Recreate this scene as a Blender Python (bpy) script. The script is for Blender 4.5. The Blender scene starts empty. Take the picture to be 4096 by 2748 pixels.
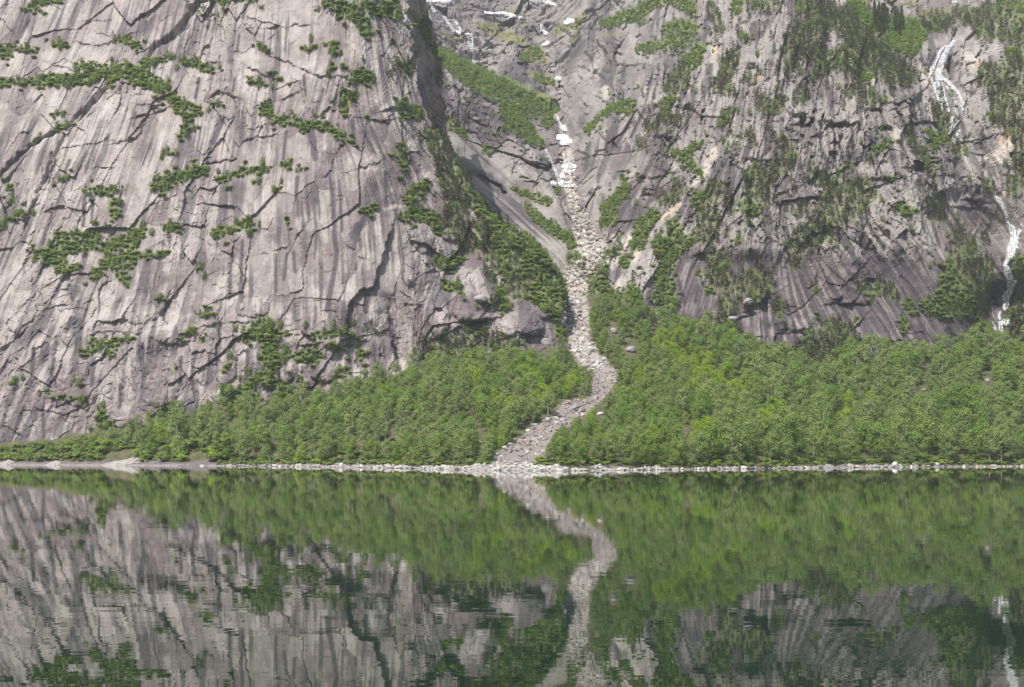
import bpy, math, random
import numpy as np
from mathutils import Vector, Matrix, Euler

# ------------------------------------------------------------------ camera, sky, sun, exposure
S = bpy.context.scene
F, CX, HY, CH = 5689.0, 2048.0, 1815.0, 6.5        # focal length in photo pixels, centre column, horizon row, eye height
cam = bpy.data.cameras.new('camera'); camo = bpy.data.objects.new('camera', cam); S.collection.objects.link(camo)
camo.location = (0, 0, CH); camo.rotation_euler = (math.radians(90), 0, 0)
cam.sensor_width = 36; cam.lens = 50; cam.shift_y = (HY-1374)/4096; cam.clip_start = 1; cam.clip_end = 9000
S.camera = camo
SUN_EL, SUN_AZ = math.radians(53), math.radians(-149)   # azimuth clockwise from +Y: behind the viewer's left shoulder
sd = Vector((math.sin(SUN_AZ)*math.cos(SUN_EL), math.cos(SUN_AZ)*math.cos(SUN_EL), math.sin(SUN_EL)))
world = bpy.data.worlds.new('World'); S.world = world; world.use_nodes = True
wn = world.node_tree.nodes; wl = world.node_tree.links
sky = wn.new('ShaderNodeTexSky'); sky.sky_type = 'NISHITA'; sky.sun_disc = False
sky.sun_elevation = SUN_EL; sky.sun_rotation = SUN_AZ; sky.air_density = 1.0; sky.dust_density = 2.0
wn['Background'].inputs['Strength'].default_value = 0.095
wl.new(sky.outputs[0], wn['Background'].inputs['Color'])
sun = bpy.data.lights.new('sun', 'SUN'); sun.energy = 4.3; sun.angle = math.radians(0.6); sun.color = (1, 0.955, 0.89)
suno = bpy.data.objects.new('sun', sun); S.collection.objects.link(suno)
suno.rotation_euler = sd.to_track_quat('Z', 'Y').to_euler(); suno.location = sd*600
S.view_settings.view_transform = 'Standard'; S.view_settings.look = 'None'
S.view_settings.exposure = 0.5; S.view_settings.gamma = 1
S.cycles.max_bounces = 5; S.cycles.diffuse_bounces = 3; S.cycles.glossy_bounces = 2; S.cycles.transmission_bounces = 2
S.cycles.volume_bounces = 0; S.cycles.transparent_max_bounces = 4
S.cycles.caustics_reflective = False; S.cycles.caustics_refractive = False

rng = np.random.default_rng(7); random.seed(7)
COL = S.collection.objects

# ------------------------------------------------------------------ helpers
def tag(o, label=None, cat=None, group=None, kind=None):
    if label: o['label'] = label
    if cat: o['category'] = cat
    if group: o['group'] = group
    if kind: o['kind'] = kind
    return o

def mesh_np(name, V, loops, starts, mats=(), mi=None, smooth=False):
    me = bpy.data.meshes.new(name)
    V = np.asarray(V, np.float32); loops = np.asarray(loops, np.int32); starts = np.asarray(starts, np.int32)
    me.vertices.add(len(V)); me.vertices.foreach_set('co', V.ravel())
    me.loops.add(len(loops)); me.loops.foreach_set('vertex_index', loops)
    me.polygons.add(len(starts)); me.polygons.foreach_set('loop_start', starts)
    for m in mats: me.materials.append(m)
    if mi is not None: me.polygons.foreach_set('material_index', np.asarray(mi, np.int32))
    if smooth is not None: me.polygons.foreach_set('use_smooth', np.full(len(starts), bool(smooth)))
    me.update(calc_edges=True)
    return me

def quads(name, V, Q, mats=(), mi=None, smooth=False):
    Q = np.asarray(Q, np.int32)
    return mesh_np(name, V, Q.ravel(), np.arange(len(Q))*Q.shape[1], mats, mi, smooth)

def link(name, me, parent=None, loc=None):
    o = bpy.data.objects.new(name, me); COL.link(o)
    if parent: o.parent = parent
    if loc is not None: o.location = loc
    return o

def attr(me, name, data):
    data = np.asarray(data, np.float32)
    if data.ndim == 1:
        a = me.attributes.new(name, 'FLOAT', 'POINT'); a.data.foreach_set('value', data)
    else:
        a = me.attributes.new(name, 'FLOAT_COLOR', 'POINT')
        a.data.foreach_set('color', np.concatenate([data, np.ones((len(data), 4-data.shape[1]), np.float32)], 1).ravel())

_perm = rng.permutation(65536).astype(np.int64)
_gx = np.cos(np.arange(256)*2*np.pi/256); _gy = np.sin(np.arange(256)*2*np.pi/256)
def hsh(ix, iy, s):
    return _perm[(_perm[(ix+s*131) & 65535] + iy*7 + s*17) & 65535]
def r01(ix, iy, s): return hsh(ix, iy, s)/65536.0
def noise(x, y, s=0):
    x0 = np.floor(x); y0 = np.floor(y); ix = x0.astype(np.int64); iy = y0.astype(np.int64)
    fx = x-x0; fy = y-y0
    u = fx*fx*fx*(fx*(fx*6-15)+10); v = fy*fy*fy*(fy*(fy*6-15)+10)
    def g(dx, dy):
        h = hsh(ix+dx, iy+dy, s) & 255
        return _gx[h]*(fx-dx)+_gy[h]*(fy-dy)
    a = g(0, 0); b = g(1, 0); c = g(0, 1); d = g(1, 1)
    return 1.5*((a+(b-a)*u)*(1-v)+(c+(d-c)*u)*v)
def fbm(x, y, s=0, o=4, g=.5):
    t = 0; a = 1; n = 0
    for i in range(o):
        t = t+a*noise(x, y, s+i); n += a; x = x*2.03+11.3; y = y*2.03+4.7; a *= g
    return t/n
def voro(x, y, s, jit=.9):
    ix = np.floor(x).astype(np.int64); iy = np.floor(y).astype(np.int64)
    f1 = np.full(x.shape, 9.); f2 = np.full(x.shape, 9.); bx = np.zeros_like(x); by = np.zeros_like(x)
    idx = np.zeros(x.shape, np.int64); idy = np.zeros(x.shape, np.int64)
    for dx in (-1, 0, 1):
        for dy in (-1, 0, 1):
            cx = ix+dx; cy = iy+dy
            px = cx+.5+jit*(r01(cx, cy, s)-.5); py = cy+.5+jit*(r01(cx, cy, s+1)-.5)
            d = np.hypot(px-x, py-y)
            n = d < f1
            f2 = np.where(n, f1, np.minimum(f2, d)); f1 = np.where(n, d, f1)
            bx = np.where(n, x-px, bx); by = np.where(n, y-py, by); idx = np.where(n, cx, idx); idy = np.where(n, cy, idy)
    return f1, f2, bx, by, idx, idy
def sst(a, b, x):
    t = np.clip((x-a)/(b-a), 0, 1); return t*t*(3-2*t)

# photo tracing: crops at which positions were read -> photo pixels
CROP = {'1': (0, 0, .6376), '2': (1000, 0, .6379), '3': (2000, 0, .6379), '4': (3000, 0, .6376), '5': (0, 900, .6696),
        '6': (1000, 900, .6696), '7': (2000, 900, .6696), '8': (3000, 900, .6695), '9': (3600, 100, .3827), '0': (0, 0, 1.0),
        'a': (1600, 0, .3444), 'b': (2600, 1000, .3444), 'c': (3400, 0, .2978), 'd': (2150, 1000, .3828), 'e': (1800, 1600, .2995)}
def strokes(txt):
    out = []
    for ln in txt.strip().splitlines():
        ln = ln.split('#')[0].strip()
        if not ln: continue
        head, body = ln.split(':', 1)
        c, k = head.split()[0], head.split()[1:]
        ox, oy, s = CROP[c]
        for seg in body.split(';'):
            pts = [[float(v) for v in p.split(',')] for p in seg.split()]
            pts = [(ox+p[0]*s, oy+p[1]*s, (p[2] if len(p) > 2 else 0)*s) for p in pts]
            if pts: out.append((k, pts))
    return out

# canvas in photo pixels: a raster the traced areas are drawn into, then read at the projection of the ground's own points
C0X, C0Y, CS, CW, CHH = -700., -600., 4., 1400, 640
gx, gy = np.meshgrid(C0X+np.arange(CW)*CS, C0Y+np.arange(CHH)*CS)
def seg_dist(X, Y, p, q):
    dx, dy = q[0]-p[0], q[1]-p[1]; L = dx*dx+dy*dy+1e-9
    t = np.clip(((X-p[0])*dx+(Y-p[1])*dy)/L, 0, 1)
    return np.hypot(X-p[0]-t*dx, Y-p[1]-t*dy), t
def window(pts, m):
    xs = [p[0] for p in pts]; ys = [p[1] for p in pts]
    a = int(max(0, (min(xs)-m-C0X)//CS)); b = int(min(CW, (max(xs)+m-C0X)//CS+2))
    c = int(max(0, (min(ys)-m-C0Y)//CS)); d = int(min(CHH, (max(ys)+m-C0Y)//CS+2))
    return slice(c, d), slice(a, b)
def field(sts, m=60):
    f = np.full(gx.shape, -200.)
    for k, pts in sts:
        mm = m+max(p[2] for p in pts)
        w = window(pts, mm); X, Y = gx[w], gy[w]
        if len(pts) == 1: pts = pts*2
        for p, q in zip(pts[:-1], pts[1:]):
            d, t = seg_dist(X, Y, p, q)
            f[w] = np.maximum(f[w], p[2]+(q[2]-p[2])*t-d)
    return f
def samp(img, px, py):
    x = np.clip((px-C0X)/CS, 0, CW-1.001); y = np.clip((py-C0Y)/CS, 0, CHH-1.001)
    ix = x.astype(np.int32); iy = y.astype(np.int32); fx = x-ix; fy = y-iy
    return (img[iy, ix]*(1-fx)+img[iy, ix+1]*fx)*(1-fy)+(img[iy+1, ix]*(1-fx)+img[iy+1, ix+1]*fx)*fy
def proj(P):
    return CX+F*P[..., 0]/P[..., 1], HY-F*(P[..., 2]-CH)/P[..., 1]
def unproj(px, py, D): return np.stack([(np.asarray(px)-CX)*D/F, np.asarray(D)+0*np.asarray(px), CH+(HY-np.asarray(py))*D/F], -1)

# ------------------------------------------------------------------ what was traced from the photograph
VEG_G = strokes('''
1 g: 150,65,10 230,35,25 300,12,20 380,10,15 ; 0,330,36 40,340,36 ; 40,300,8 130,320,12 230,322,8 ; 330,285,8 400,295,18
1 g: 0,530,25 100,520,15 190,520,22 260,520,42 350,510,38 450,510,36 550,490,42 640,450,42 ; 480,425,18 560,425,20
1 g: 700,480,35 780,450,42 850,480,60 940,520,48 1000,550,35 1060,600,28 ; 900,420,28 990,390,18 1080,365,12
1 g: 1060,610,25 1130,680,42 1220,690,32 ; 1180,740,36 ; 1170,810,24 1130,880,15 ; 1050,960,16 1020,1000,8
1 g: 1130,395,10 1230,410,24 1290,430,22 1340,455,12 ; 720,250,12 800,260,16 860,300,22 ; 980,1170,36 1060,1130,34 1150,1110,34 1230,1080,34 1300,1090,15 ; 1010,1220,15 1060,1180,25
1 g: 1380,1140,15 1440,1110,14 1530,1090,18 1590,1080,15 ; 1340,1490,10 1400,1460,25 1470,1440,28 1540,1405,20 ; 560,1180,10 630,1205,28 700,1215,20 ; 730,1290,34 720,1350,28
1 g: 860,1480,38 820,1540,38 ; 1040,1430,18 1120,1420,18 1060,1470,12 ; 30,1390,14 100,1370,20 150,1350,12 ; 60,1190,14 ; 70,1270,14 ; 380,1140,9 420,1120,10 ; 340,830,8 400,800,14 ; 220,880,9 250,870,8 ; 330,730,8 400,715,11
1 g: 1320,8,10 1450,8,10 1600,6,12 ; 1360,110,13 ; 1280,70,11 ; 1330,660,9 1390,665,11 ; 400,1480,12 480,1490,25 560,1480,20 610,1465,15 ; 520,1530,38 600,1530,28 ; 720,1520,24
2 g: 480,20,24 600,60,40 680,110,44 720,180,40 740,230,26 ; 720,40,34 800,70,44 880,70,44 930,110,26 ; 560,110,22 ; 900,40,30
2 g: 70,300,14 110,330,14 ; 330,315,14 400,305,14 ; 540,270,14 510,330,14 560,350,14 ; 520,420,22 500,470,14 ; 590,420,22 ; 690,480,52 740,500,46 ; 640,520,15 ; 160,500,18 190,500,14 ; 0,520,10 90,530,11
2 g: 590,590,22 640,620,26 580,680,22 600,720,14 ; 80,690,20 130,720,24 200,760,24 280,770,26 360,790,18 430,790,20 510,820,23 560,850,20 600,885,16 640,890,8 ; 120,670,14 ; 350,830,18
2 g: 950,690,22 970,640,14 ; 730,750,12 ; 1000,720,30 1060,700,24 1060,740,24 ; 960,970,26 940,930,26 960,1020,26 970,1060,18
2 g: 1000,1250,38 1060,1200,32 1110,1160,28 ; 960,1370,28 1020,1350,42 1080,1350,42 1150,1380,36 ; 1180,1450,34 ; 1420,1280,34 1480,1360,40 1560,1440,55 1600,1500,50 1560,1540,60
2 g: 690,1330,10 740,1320,24 780,1310,20 ; 30,1080,24 90,1065,28 ; 30,1150,18 ; 200,1040,14 240,1050,14 ; 160,1200,18 ; 230,1360,11 235,1400,11 ; 300,1080,11
2 g: 1150,310,25 1230,380,42 1320,440,56 1420,500,66 1520,560,76 1620,600,68 1700,650,58 1760,690,56 ; 1080,170,40 1110,240,22 ; 1190,470,18 ; 1480,950,22 1510,950,14 ; 1240,760,14 1340,850,20 ; 1600,820,22
3 g: 160,370,25 230,340,25 ; 200,320,12 ; 20,560,50 100,610,55 200,640,40 280,680,40 340,690,25 ; 40,690,40 100,780,50 160,820,45 200,870,28 260,920,14 ; 230,500,10 320,520,13 ; 300,770,28
3 g: 640,155,18 700,150,26 770,120,26 830,110,32 900,60,28 960,35,28 1050,10,20 ; 1090,20,25 1180,50,38 1200,100,24 ; 880,130,26 ; 870,330,18 920,310,28 1000,295,28 1080,280,28 1140,290,18 ; 1050,200,34 1120,180,30 1190,200,36 1160,260,28
3 g: 1240,330,36 1180,400,36 1220,410,28 ; 1040,680,22 1060,620,22 ; 700,680,20 760,680,28 820,670,28 800,710,12 ; 620,740,14 680,710,18 ; 550,820,18 580,790,18 ; 780,1190,25 720,1270,34 660,1310,25 690,1380,38 650,1410,20 ; 770,1130,12 ; 360,1200,11
3 g: 80,1180,7 150,1215,14 230,1250,20 300,1275,14 ; 170,1300,11 230,1370,19 300,1420,27 370,1470,27 430,1510,24 460,1550,15 ; 0,1440,40 80,1490,40 180,1530,35
3 g: 1050,960,13 1150,1000,22 1200,1060,22 1240,1100,14 ; 1180,960,18 ; 1220,930,22 ; 960,1360,34 900,1420,36 880,1480,36 860,1540,36 ; 1080,1420,28 1110,1500,38 1030,1530,38 1160,1530,38 ; 970,1530,24 ; 1240,1260,40 1250,1300,40 ; 1420,740,20 1380,790,13 ; 1470,930,12
3 g: 1520,1310,36 1600,1330,36 ; 1480,1520,22 ; 1500,20,35 1480,60,30
4 g: 780,150,60 900,170,60 1000,190,60 900,250,60 980,280,60 1050,240,40 1020,310,30 ; 650,60,48 700,110,38 ; 720,480,38 ; 1650,330,46 ; 1600,60,60 1700,60,70 1680,150,50 ; 1180,900,34 1140,880,28 ; 920,1310,24 980,1340,20 ; 800,960,13 860,900,11 ; 870,1135,13 ; 640,330,40 640,430,36
5 g: 340,70,19 440,75,24 530,75,19 590,70,15 ; 230,180,24 320,160,42 420,140,38 520,110,28 560,130,28 ; 280,220,23 380,220,23 350,280,18 430,260,23 480,250,14 ; 630,150,33 700,110,23 820,60,33 850,40,24 ; 640,230,42 730,220,42 800,190,32 760,250,32 720,300,24 760,340,23 ; 600,290,23 560,320,18 ; 860,190,18 940,185,14 1000,170,14
5 g: 960,440,24 ; 1190,270,14 ; 1280,60,19 1360,45,23 1440,20,19 1500,0,12 ; 510,770,18 570,740,28 620,710,23 700,700,14 790,685,11 ; 650,770,14 720,720,11 ; 550,700,18 ; 1130,650,23 ; 1190,550,10 1260,535,9 ; 1210,690,13 ; 1480,680,38 1550,650,33
5 g: 1040,880,14 ; 1340,870,14 1370,810,11 ; 60,950,8 100,935,8 ; 290,1000,11 ; 340,1030,9 430,1040,13 500,1050,11 530,1090,11 ; 470,970,11 ; 610,1110,28 600,1160,28 640,1220,38 660,1180,18 ; 1010,1140,23 1060,1140,18 ; 1340,1000,14 1400,1040,28 1470,1000,42 1500,960,33 ; 1380,1090,28 1480,1040,38
6 g: 30,640,34 100,620,42 160,650,36 90,700,38 60,590,23 ; 120,750,38 100,800,34 200,790,33 ; 230,660,14 ; 370,670,14 450,660,17 530,650,14 600,660,11 ; 640,680,9 ; 340,770,33 400,790,36 280,800,28 ; 490,730,23 520,740,18 ; 660,790,23 ; 690,850,11 ; 540,890,28 580,870,18 ; 480,940,14
6 g: 140,860,28 80,920,38 200,960,28 190,1030,28 250,1030,38 ; 40,1040,28 ; 300,940,14 ; 330,960,14 340,1010,11 ; 1130,210,33 1160,250,23 1260,190,30 ; 1210,370,33 1170,370,23 1250,390,18 ; 1060,240,11 ; 1290,640,13 1360,640,25 1400,620,18 ; 1490,120,60 1550,130,60 1500,250,50 1560,300,60 ; 1500,400,34 1520,500,36
7 g: 130,130,60 200,200,70 260,300,80 320,400,70 350,470,50 ; 150,280,60 ; 220,420,50 330,520,33 ; 340,600,23 370,680,18 ; 430,210,23 460,200,14 ; 490,270,13 ; 640,190,16 700,160,12 ; 620,260,23 560,330,28 600,370,38 560,420,28 640,400,23 700,430,23 ; 740,230,22 760,200,18 ; 780,410,38 820,440,24 780,460,28
7 g: 980,150,36 1060,130,36 1000,230,36 950,330,32 1000,370,42 960,440,38 1020,460,38 ; 1100,100,26 ; 930,110,26 960,200,22 ; 1190,300,12 ; 1250,390,26
8 g: 700,390,25 ; 940,480,23 970,520,18 ; 720,440,13 ; 640,570,13 ; 920,620,18 905,560,13 ; 1200,270,46 1180,380,46 1250,380,60 ; 1060,480,38 1120,500,56 1200,480,66 1290,490,66 ; 1600,230,36 1620,300,26 ; 395,550,9 ; 1380,580,18
''')
VEG_P = strokes('''
2 p: 940,430,36 990,430,42 ; 880,480,18 ; 1110,830,28 1150,900,42 1200,980,56 1240,1080,74 1290,1180,76 1300,1260,86 1280,1340,66 ; 1350,1170,36 ; 1380,1440,56 1340,1500,36 ; 640,90,30 ; 800,40,30 ; 1010,720,22 ; 620,660,16
3 p: 1320,60,24 1340,130,28 1380,200,18 ; 1140,470,46 1100,530,46 1060,580,32 1130,540,38 ; 1420,400,38 1470,380,28 1400,490,42 1390,570,38 1350,540,28 ; 1530,270,23 1500,230,18 ; 1540,500,18 ; 1460,600,18 ; 1010,760,18 1060,760,33 1100,770,28 ; 930,820,23 960,800,18 ; 880,920,23 ; 1060,860,18
3 p: 1080,1260,38 1010,1260,28 1130,1210,28 ; 1320,1210,36 1360,1180,23 1280,1320,56 1300,1390,66 1310,1470,56 ; 1250,1490,46 ; 1430,1280,23 1440,1330,14 ; 1600,1100,48 1580,1180,56 1620,1260,56 ; 1560,860,18 1580,920,14 ; 1620,660,22
4 p: 20,60,36 80,40,32 100,90,14 ; 150,30,28 ; 330,50,56 430,90,56 520,120,66 600,160,76 660,220,76 700,300,86 780,380,76 850,450,76 930,490,66 1000,500,36 ; 430,180,46 330,220,56 270,270,56 260,330,36 380,330,66 470,400,66 560,400,56 640,330,56 650,450,56 ; 250,430,36 300,460,18 ; 400,490,28 ; 1130,150,46 1200,160,46
4 p: 1300,120,38 1400,130,56 1500,110,66 1600,100,66 ; 1450,200,46 1560,220,46 1650,180,56 1700,300,56 1690,400,56 1620,420,36 ; 1500,470,52 1450,520,34 1560,480,46 1620,500,56 1580,600,52 1560,700,54 1640,620,56 1700,560,46 1600,760,46 1500,760,32 1680,780,46 1700,900,38 1690,1000,38 1670,1150,46 1640,1200,28
4 p: 1180,700,38 1200,780,33 1220,860,28 ; 1310,960,33 ; 590,600,22 680,560,26 740,600,30 750,680,26 700,640,18 ; 330,610,34 300,640,18 ; 830,640,18 ; 60,640,28 90,700,36 150,690,36 180,650,28 ; 150,870,18 220,930,28 250,1000,38 200,1050,46 140,1080,46 100,1130,46 50,1160,56 60,1250,46 ; 570,1080,33 630,1060,18 ; 740,1010,18
4 p: 400,1110,36 450,1150,46 520,1170,38 560,1220,56 640,1210,56 700,1200,50 770,1230,26 640,1300,54 560,1330,54 480,1270,46 700,1300,36 560,1400,26 ; 1120,1280,28 1180,1270,36 1150,1350,36 1210,1380,18 ; 1100,1050,36 1060,980,26 1110,1080,26 ; 990,820,18 1010,900,18 1030,950,18
4 p: 330,1310,26 280,1350,18 ; 420,1350,26 480,1420,28 400,1460,36 330,1500,36 260,1540,36 470,1490,36 ; 1300,1480,28 1330,1540,38 ; 1500,1190,18 1480,1160,13 ; 1590,1390,12
6 p: 1200,60,23 1140,20,38 1230,20,46 1300,60,46 1260,150,36 1400,80,56 ; 1430,170,46 1470,230,40 1440,330,23 ; 1450,470,36 1420,500,26 ; 1180,700,46 1100,700,23 1120,760,38 1200,760,38 1280,720,33 1330,690,23 1420,720,36 1500,700,46 ; 1040,790,28 1000,790,18
7 p: 50,60,46 ; 80,200,56 60,350,56 120,400,56 ; 1270,200,46 1320,230,56 1290,320,56 1370,370,46 1430,390,36 1470,330,36 1530,380,36 ; 1340,460,36 1400,470,36 1330,560,23 ; 1330,620,28 1370,650,28 1440,700,28
8 p: 250,130,36 310,90,56 380,70,56 440,60,46 360,30,46 490,80,23 ; 290,180,22 270,250,18 ; 40,300,33 80,330,38 110,310,23 110,390,18 20,420,28 30,480,28 ; 170,490,23 170,540,14 ; 390,400,18 380,370,13 ; 640,380,18 760,400,26 780,370,18 840,400,36 860,440,22
8 p: 1210,180,28 1250,150,46 1310,130,36 1280,260,70 1370,240,56 1410,300,46 1340,380,70 1390,430,46 1380,520,46 ; 1590,520,46 1570,600,36 1620,480,56 1600,650,56 1630,400,36
8 p: 450,620,36 500,640,46 570,650,54 480,700,56 400,720,46 330,760,46 620,740,36 560,720,46 350,840,56 450,850,66 260,800,28
''')
MEADOW = strokes('''
a m: 60,100,14 150,190,40 250,330,50 330,400,40 ; 450,370,30 560,440,30 700,460,35 ; 900,330,25 1050,360,50 1200,420,60 1350,500,50 1450,520,25 ; 1100,320,20 1300,330,18 1500,350,20 ; 1800,420,40 1950,380,50 2080,310,40 2150,240,20 ; 2000,520,40 ; 1500,600,50 1640,650,45 1700,760,30 ; 1480,740,40 1600,720,30 ; 1500,910,25 1650,930,40 1780,1000,30 ; 1650,1180,50 1750,1240,40
a m: 380,30,30 560,60,30 ; 700,130,30 ; 260,150,14 400,170,10 ; 1250,190,30 1400,240,25
c m: 30,80,50 150,120,30 ; 120,30,25 300,40,25 500,40,25 650,70,30 800,110,35 930,150,40 1050,200,35 1250,190,30 1400,220,40 1500,250,30
3 m: 440,1060,10 480,1090,10 ; 480,900,10 ; 620,250,10 760,240,8 ; 470,210,14 520,150,16
4 m: 700,30,14 800,15,12 900,30,12 1000,50,12 1100,75,14 1200,95,14
''')
CHANNEL = strokes('''
0 c: 2285,600,10 2275,690,24 2290,780,18 2310,850,26 2335,910,38 2352,960,52 2368,1005,62 2345,1060,62 2305,1100,50 2305,1170,44 2308,1230,44 2308,1302,50 2315,1369,44 2345,1422,46 2398,1469,34 2420,1509,48
0 c: 2470,1505,12 2420,1525,40 2402,1556,36 2380,1596,17 2325,1632,27 2258,1658,46 2205,1703,27 2155,1744,46 2130,1784,56 2085,1824,62 2045,1857,70
''')
PALE = strokes('''
0 s: 2520,945,12 2470,1000,20 2440,1050,22 2395,1090,26 ; 2450,960,10 ; 2590,940,10
7 s: 820,160,14 800,220,12 ; 720,330,18 690,390,14 ; 660,450,8
9 s: 1110,1150,40 1130,1230,44 1090,1290,44 1030,1340,40 960,1380,30 ; 880,1400,30 950,1430,30 1050,1450,30
3 s: 1330,330,18 1320,400,12 ; 1200,1180,18 1240,1130,14 ; 1010,1380,14 1120,1290,10 ; 1340,960,24 1290,1050,20 1250,1130,16 ; 660,610,26 650,590,20
2 s: 770,985,12 790,1010,10 ; 1010,910,12 1000,900,8 ; 690,1070,6 800,1060,6 ; 850,1310,8 930,1290,8 ; 1120,1090,14
4 s: 1080,480,28 1100,530,26 1060,440,20 ; 1590,1210,18 1570,1240,14 ; 1330,340,20 1420,400,24 ; 1550,610,22 ; 900,840,14 880,900,12 ; 1320,620,10
c s: 960,1000,50 900,920,45 ; 1700,870,45 1720,950,35 ; 1150,1000,30
''')
ORANGE = strokes('''
9 o: 1040,1170,14 1000,1270,16 ; 1110,1130,30 1150,1150,26 1120,1220,20
3 o: 1620,490,10 1590,540,10 ; 1340,330,10 1330,380,7 ; 1010,1390,7 1100,1300,5
c o: 950,980,22 ; 1100,990,18 1130,1030,14 ; 1690,860,22 1710,930,16
4 o: 790,1265,8
''')
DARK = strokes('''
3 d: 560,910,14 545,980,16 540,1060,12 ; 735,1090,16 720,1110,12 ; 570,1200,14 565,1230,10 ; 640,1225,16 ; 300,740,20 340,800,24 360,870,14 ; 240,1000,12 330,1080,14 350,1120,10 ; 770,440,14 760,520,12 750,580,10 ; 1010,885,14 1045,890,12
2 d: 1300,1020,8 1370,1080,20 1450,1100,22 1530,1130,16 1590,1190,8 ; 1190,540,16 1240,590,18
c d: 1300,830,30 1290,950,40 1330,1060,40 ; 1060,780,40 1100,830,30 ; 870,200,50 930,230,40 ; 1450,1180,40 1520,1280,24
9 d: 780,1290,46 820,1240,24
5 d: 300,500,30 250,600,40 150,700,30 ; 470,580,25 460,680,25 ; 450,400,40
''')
LEDGE = strokes('''
6 5.5: 830,90 810,160 790,240 760,300 760,350 740,375 690,390 640,420 605,460 597,510
6 2.5: 590,130 640,180 695,210 ; 330,10 270,80 210,140 110,165 ; 985,130 1040,220 1060,250
6 5: 1250,615 1330,580 1420,565
6 3: 950,475 990,482 ; 290,720 370,712 ; 120,950 170,930
5 3.4: 0,770 60,710 140,640 190,580 260,520 310,490 410,470 ; 400,300 490,290 530,290
5 2.0: 30,590 90,540 140,490 200,430 ; 0,900 70,780 160,730 ; 270,1110 340,1120 440,1145 540,1140 600,1060 610,960 615,800 ; 0,960 60,945 190,985 270,1000 400,980 600,940 ; 540,660 600,640 720,640 830,650 880,590
5 2.0: 1000,700 1080,640 1110,580 ; 1150,620 1300,590 1450,580 ; 640,1150 780,1170 800,1200
1 4: 880,740 960,715 1060,680 ; 1340,610 1380,580 1460,610 ; 790,890 860,870 880,840
1 2.4: 450,920 560,910 620,910 690,860 ; 1290,400 1370,395 ; 960,680 1040,650 ; 860,600 930,600 ; 500,270 600,290 680,270 ; 0,500 100,490 180,500 ; 330,410 440,440 ; 680,590 740,580 ; 640,1055 690,1055 ; 620,1440 700,1430 ; 870,660 980,680
1 2: 700,260 840,210 ; 1370,150 1420,200 ; 0,110 90,210 ; 560,140 700,130
2 3.4: 0,200 70,290 150,370 230,390 330,430 420,480 520,480 ; 840,700 930,675 ; 730,750 840,770 870,760
2 2.6: 100,650 180,625 250,600 ; 470,1120 520,1070 530,990 580,920 ; 630,1080 700,1060 780,1030 ; 150,175 340,160 ; 0,430 100,480 180,500 ; 0,880 80,860 150,850
2 8: 1290,1010 1350,1090 1450,1110 1540,1150 1600,1200
2 4: 1350,700 1450,735 1560,770 1640,800 ; 1370,780 1480,810 1590,850 ; 1460,850 1600,890 1640,900 ; 1350,730 1470,770
a 5: 560,620 700,650 830,700 ; 900,760 1050,770 1180,810 ; 950,80 1150,100 1300,130 ; 280,190 450,200 ; 1180,900 1290,910 ; 1300,1050 1500,1130 1650,1210
3 5: 700,1085 770,1075 ; 560,900 520,1000 ; 1560,430 1640,450 ; 1580,1020 1640,1020 ; 800,450 860,440 ; 870,570 930,560 ; 1050,1100 1090,1090 ; 1000,880 1050,885 ; 900,1120 950,1120 ; 150,1040 220,1030 ; 120,960 200,1000 260,1030 ; 1130,690 1180,690 ; 980,490 1030,480 ; 870,1230 900,1225 ; 750,1400 800,1390 ; 540,440 560,440
4 5: 230,760 290,745 ; 300,780 380,740 ; 250,895 350,885 420,860 470,800 ; 780,820 870,815 ; 600,1060 690,1020 720,960 ; 750,1140 850,1135 ; 1010,640 1070,580 ; 590,790 470,785 ; 890,670 970,670 980,700 ; 220,1210 310,1170 ; 0,440 60,450 ; 730,700 860,710 ; 990,1070 1020,1070 ; 540,790 620,790 ; 1110,1040 1190,1035 ; 1090,780 1140,785
4 9: 1370,900 1450,880
4 2.5: 1180,1120 1350,1130 ; 1440,1300 1520,1350 1570,1380 ; 1260,1300 1400,1310 ; 1300,1250 1450,1270
8 4: 590,640 640,590 ; 590,325 650,265 ; 570,470 600,480 615,460 ; 700,330 740,320 ; 760,690 880,690 ; 230,740 330,730 ; 0,670 40,670 ; 60,450 90,460 ; 200,630 280,630
b 5: 1010,740 1180,700 ; 900,830 1040,790 ; 1260,620 1340,570 ; 640,50 730,30 ; 1600,1150 1780,1110 ; 1560,960 1690,960 ; 2260,630 2323,630
''')
GROOVE = strokes('''
1 7: 1290,0,16 1200,60,18 1150,160,22 1080,230,22 970,290,18 910,380,14
1 5: 670,530,12 580,650,14 500,730,16 430,790,10 300,860,8 200,910,9 130,970,10 60,1040,10 0,1110,8
1 3: 400,850,8 340,1000,8 300,1150,8 ; 330,960,6 290,1110,8 200,1330,8 160,1450,6 ; 780,1180,6 750,1300,6 ; 1490,1000,5 1300,1030,5
6 3: 830,500,8 840,600,8 860,720,9 880,800,8
3 6: 2,2,1 ; 750,500,14 720,640,10 ; 870,620,8 740,800,6
4 4: 720,720,12 710,900,12 690,1010,10 ; 1300,420,20 1310,540,18
c 8: 1310,800,20 1320,950,36 1340,1060,30
8 3: 150,600,10 165,800,10 ; 1000,100,5 1180,300,5 ; 520,60,5 560,160,5
''')
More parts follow.
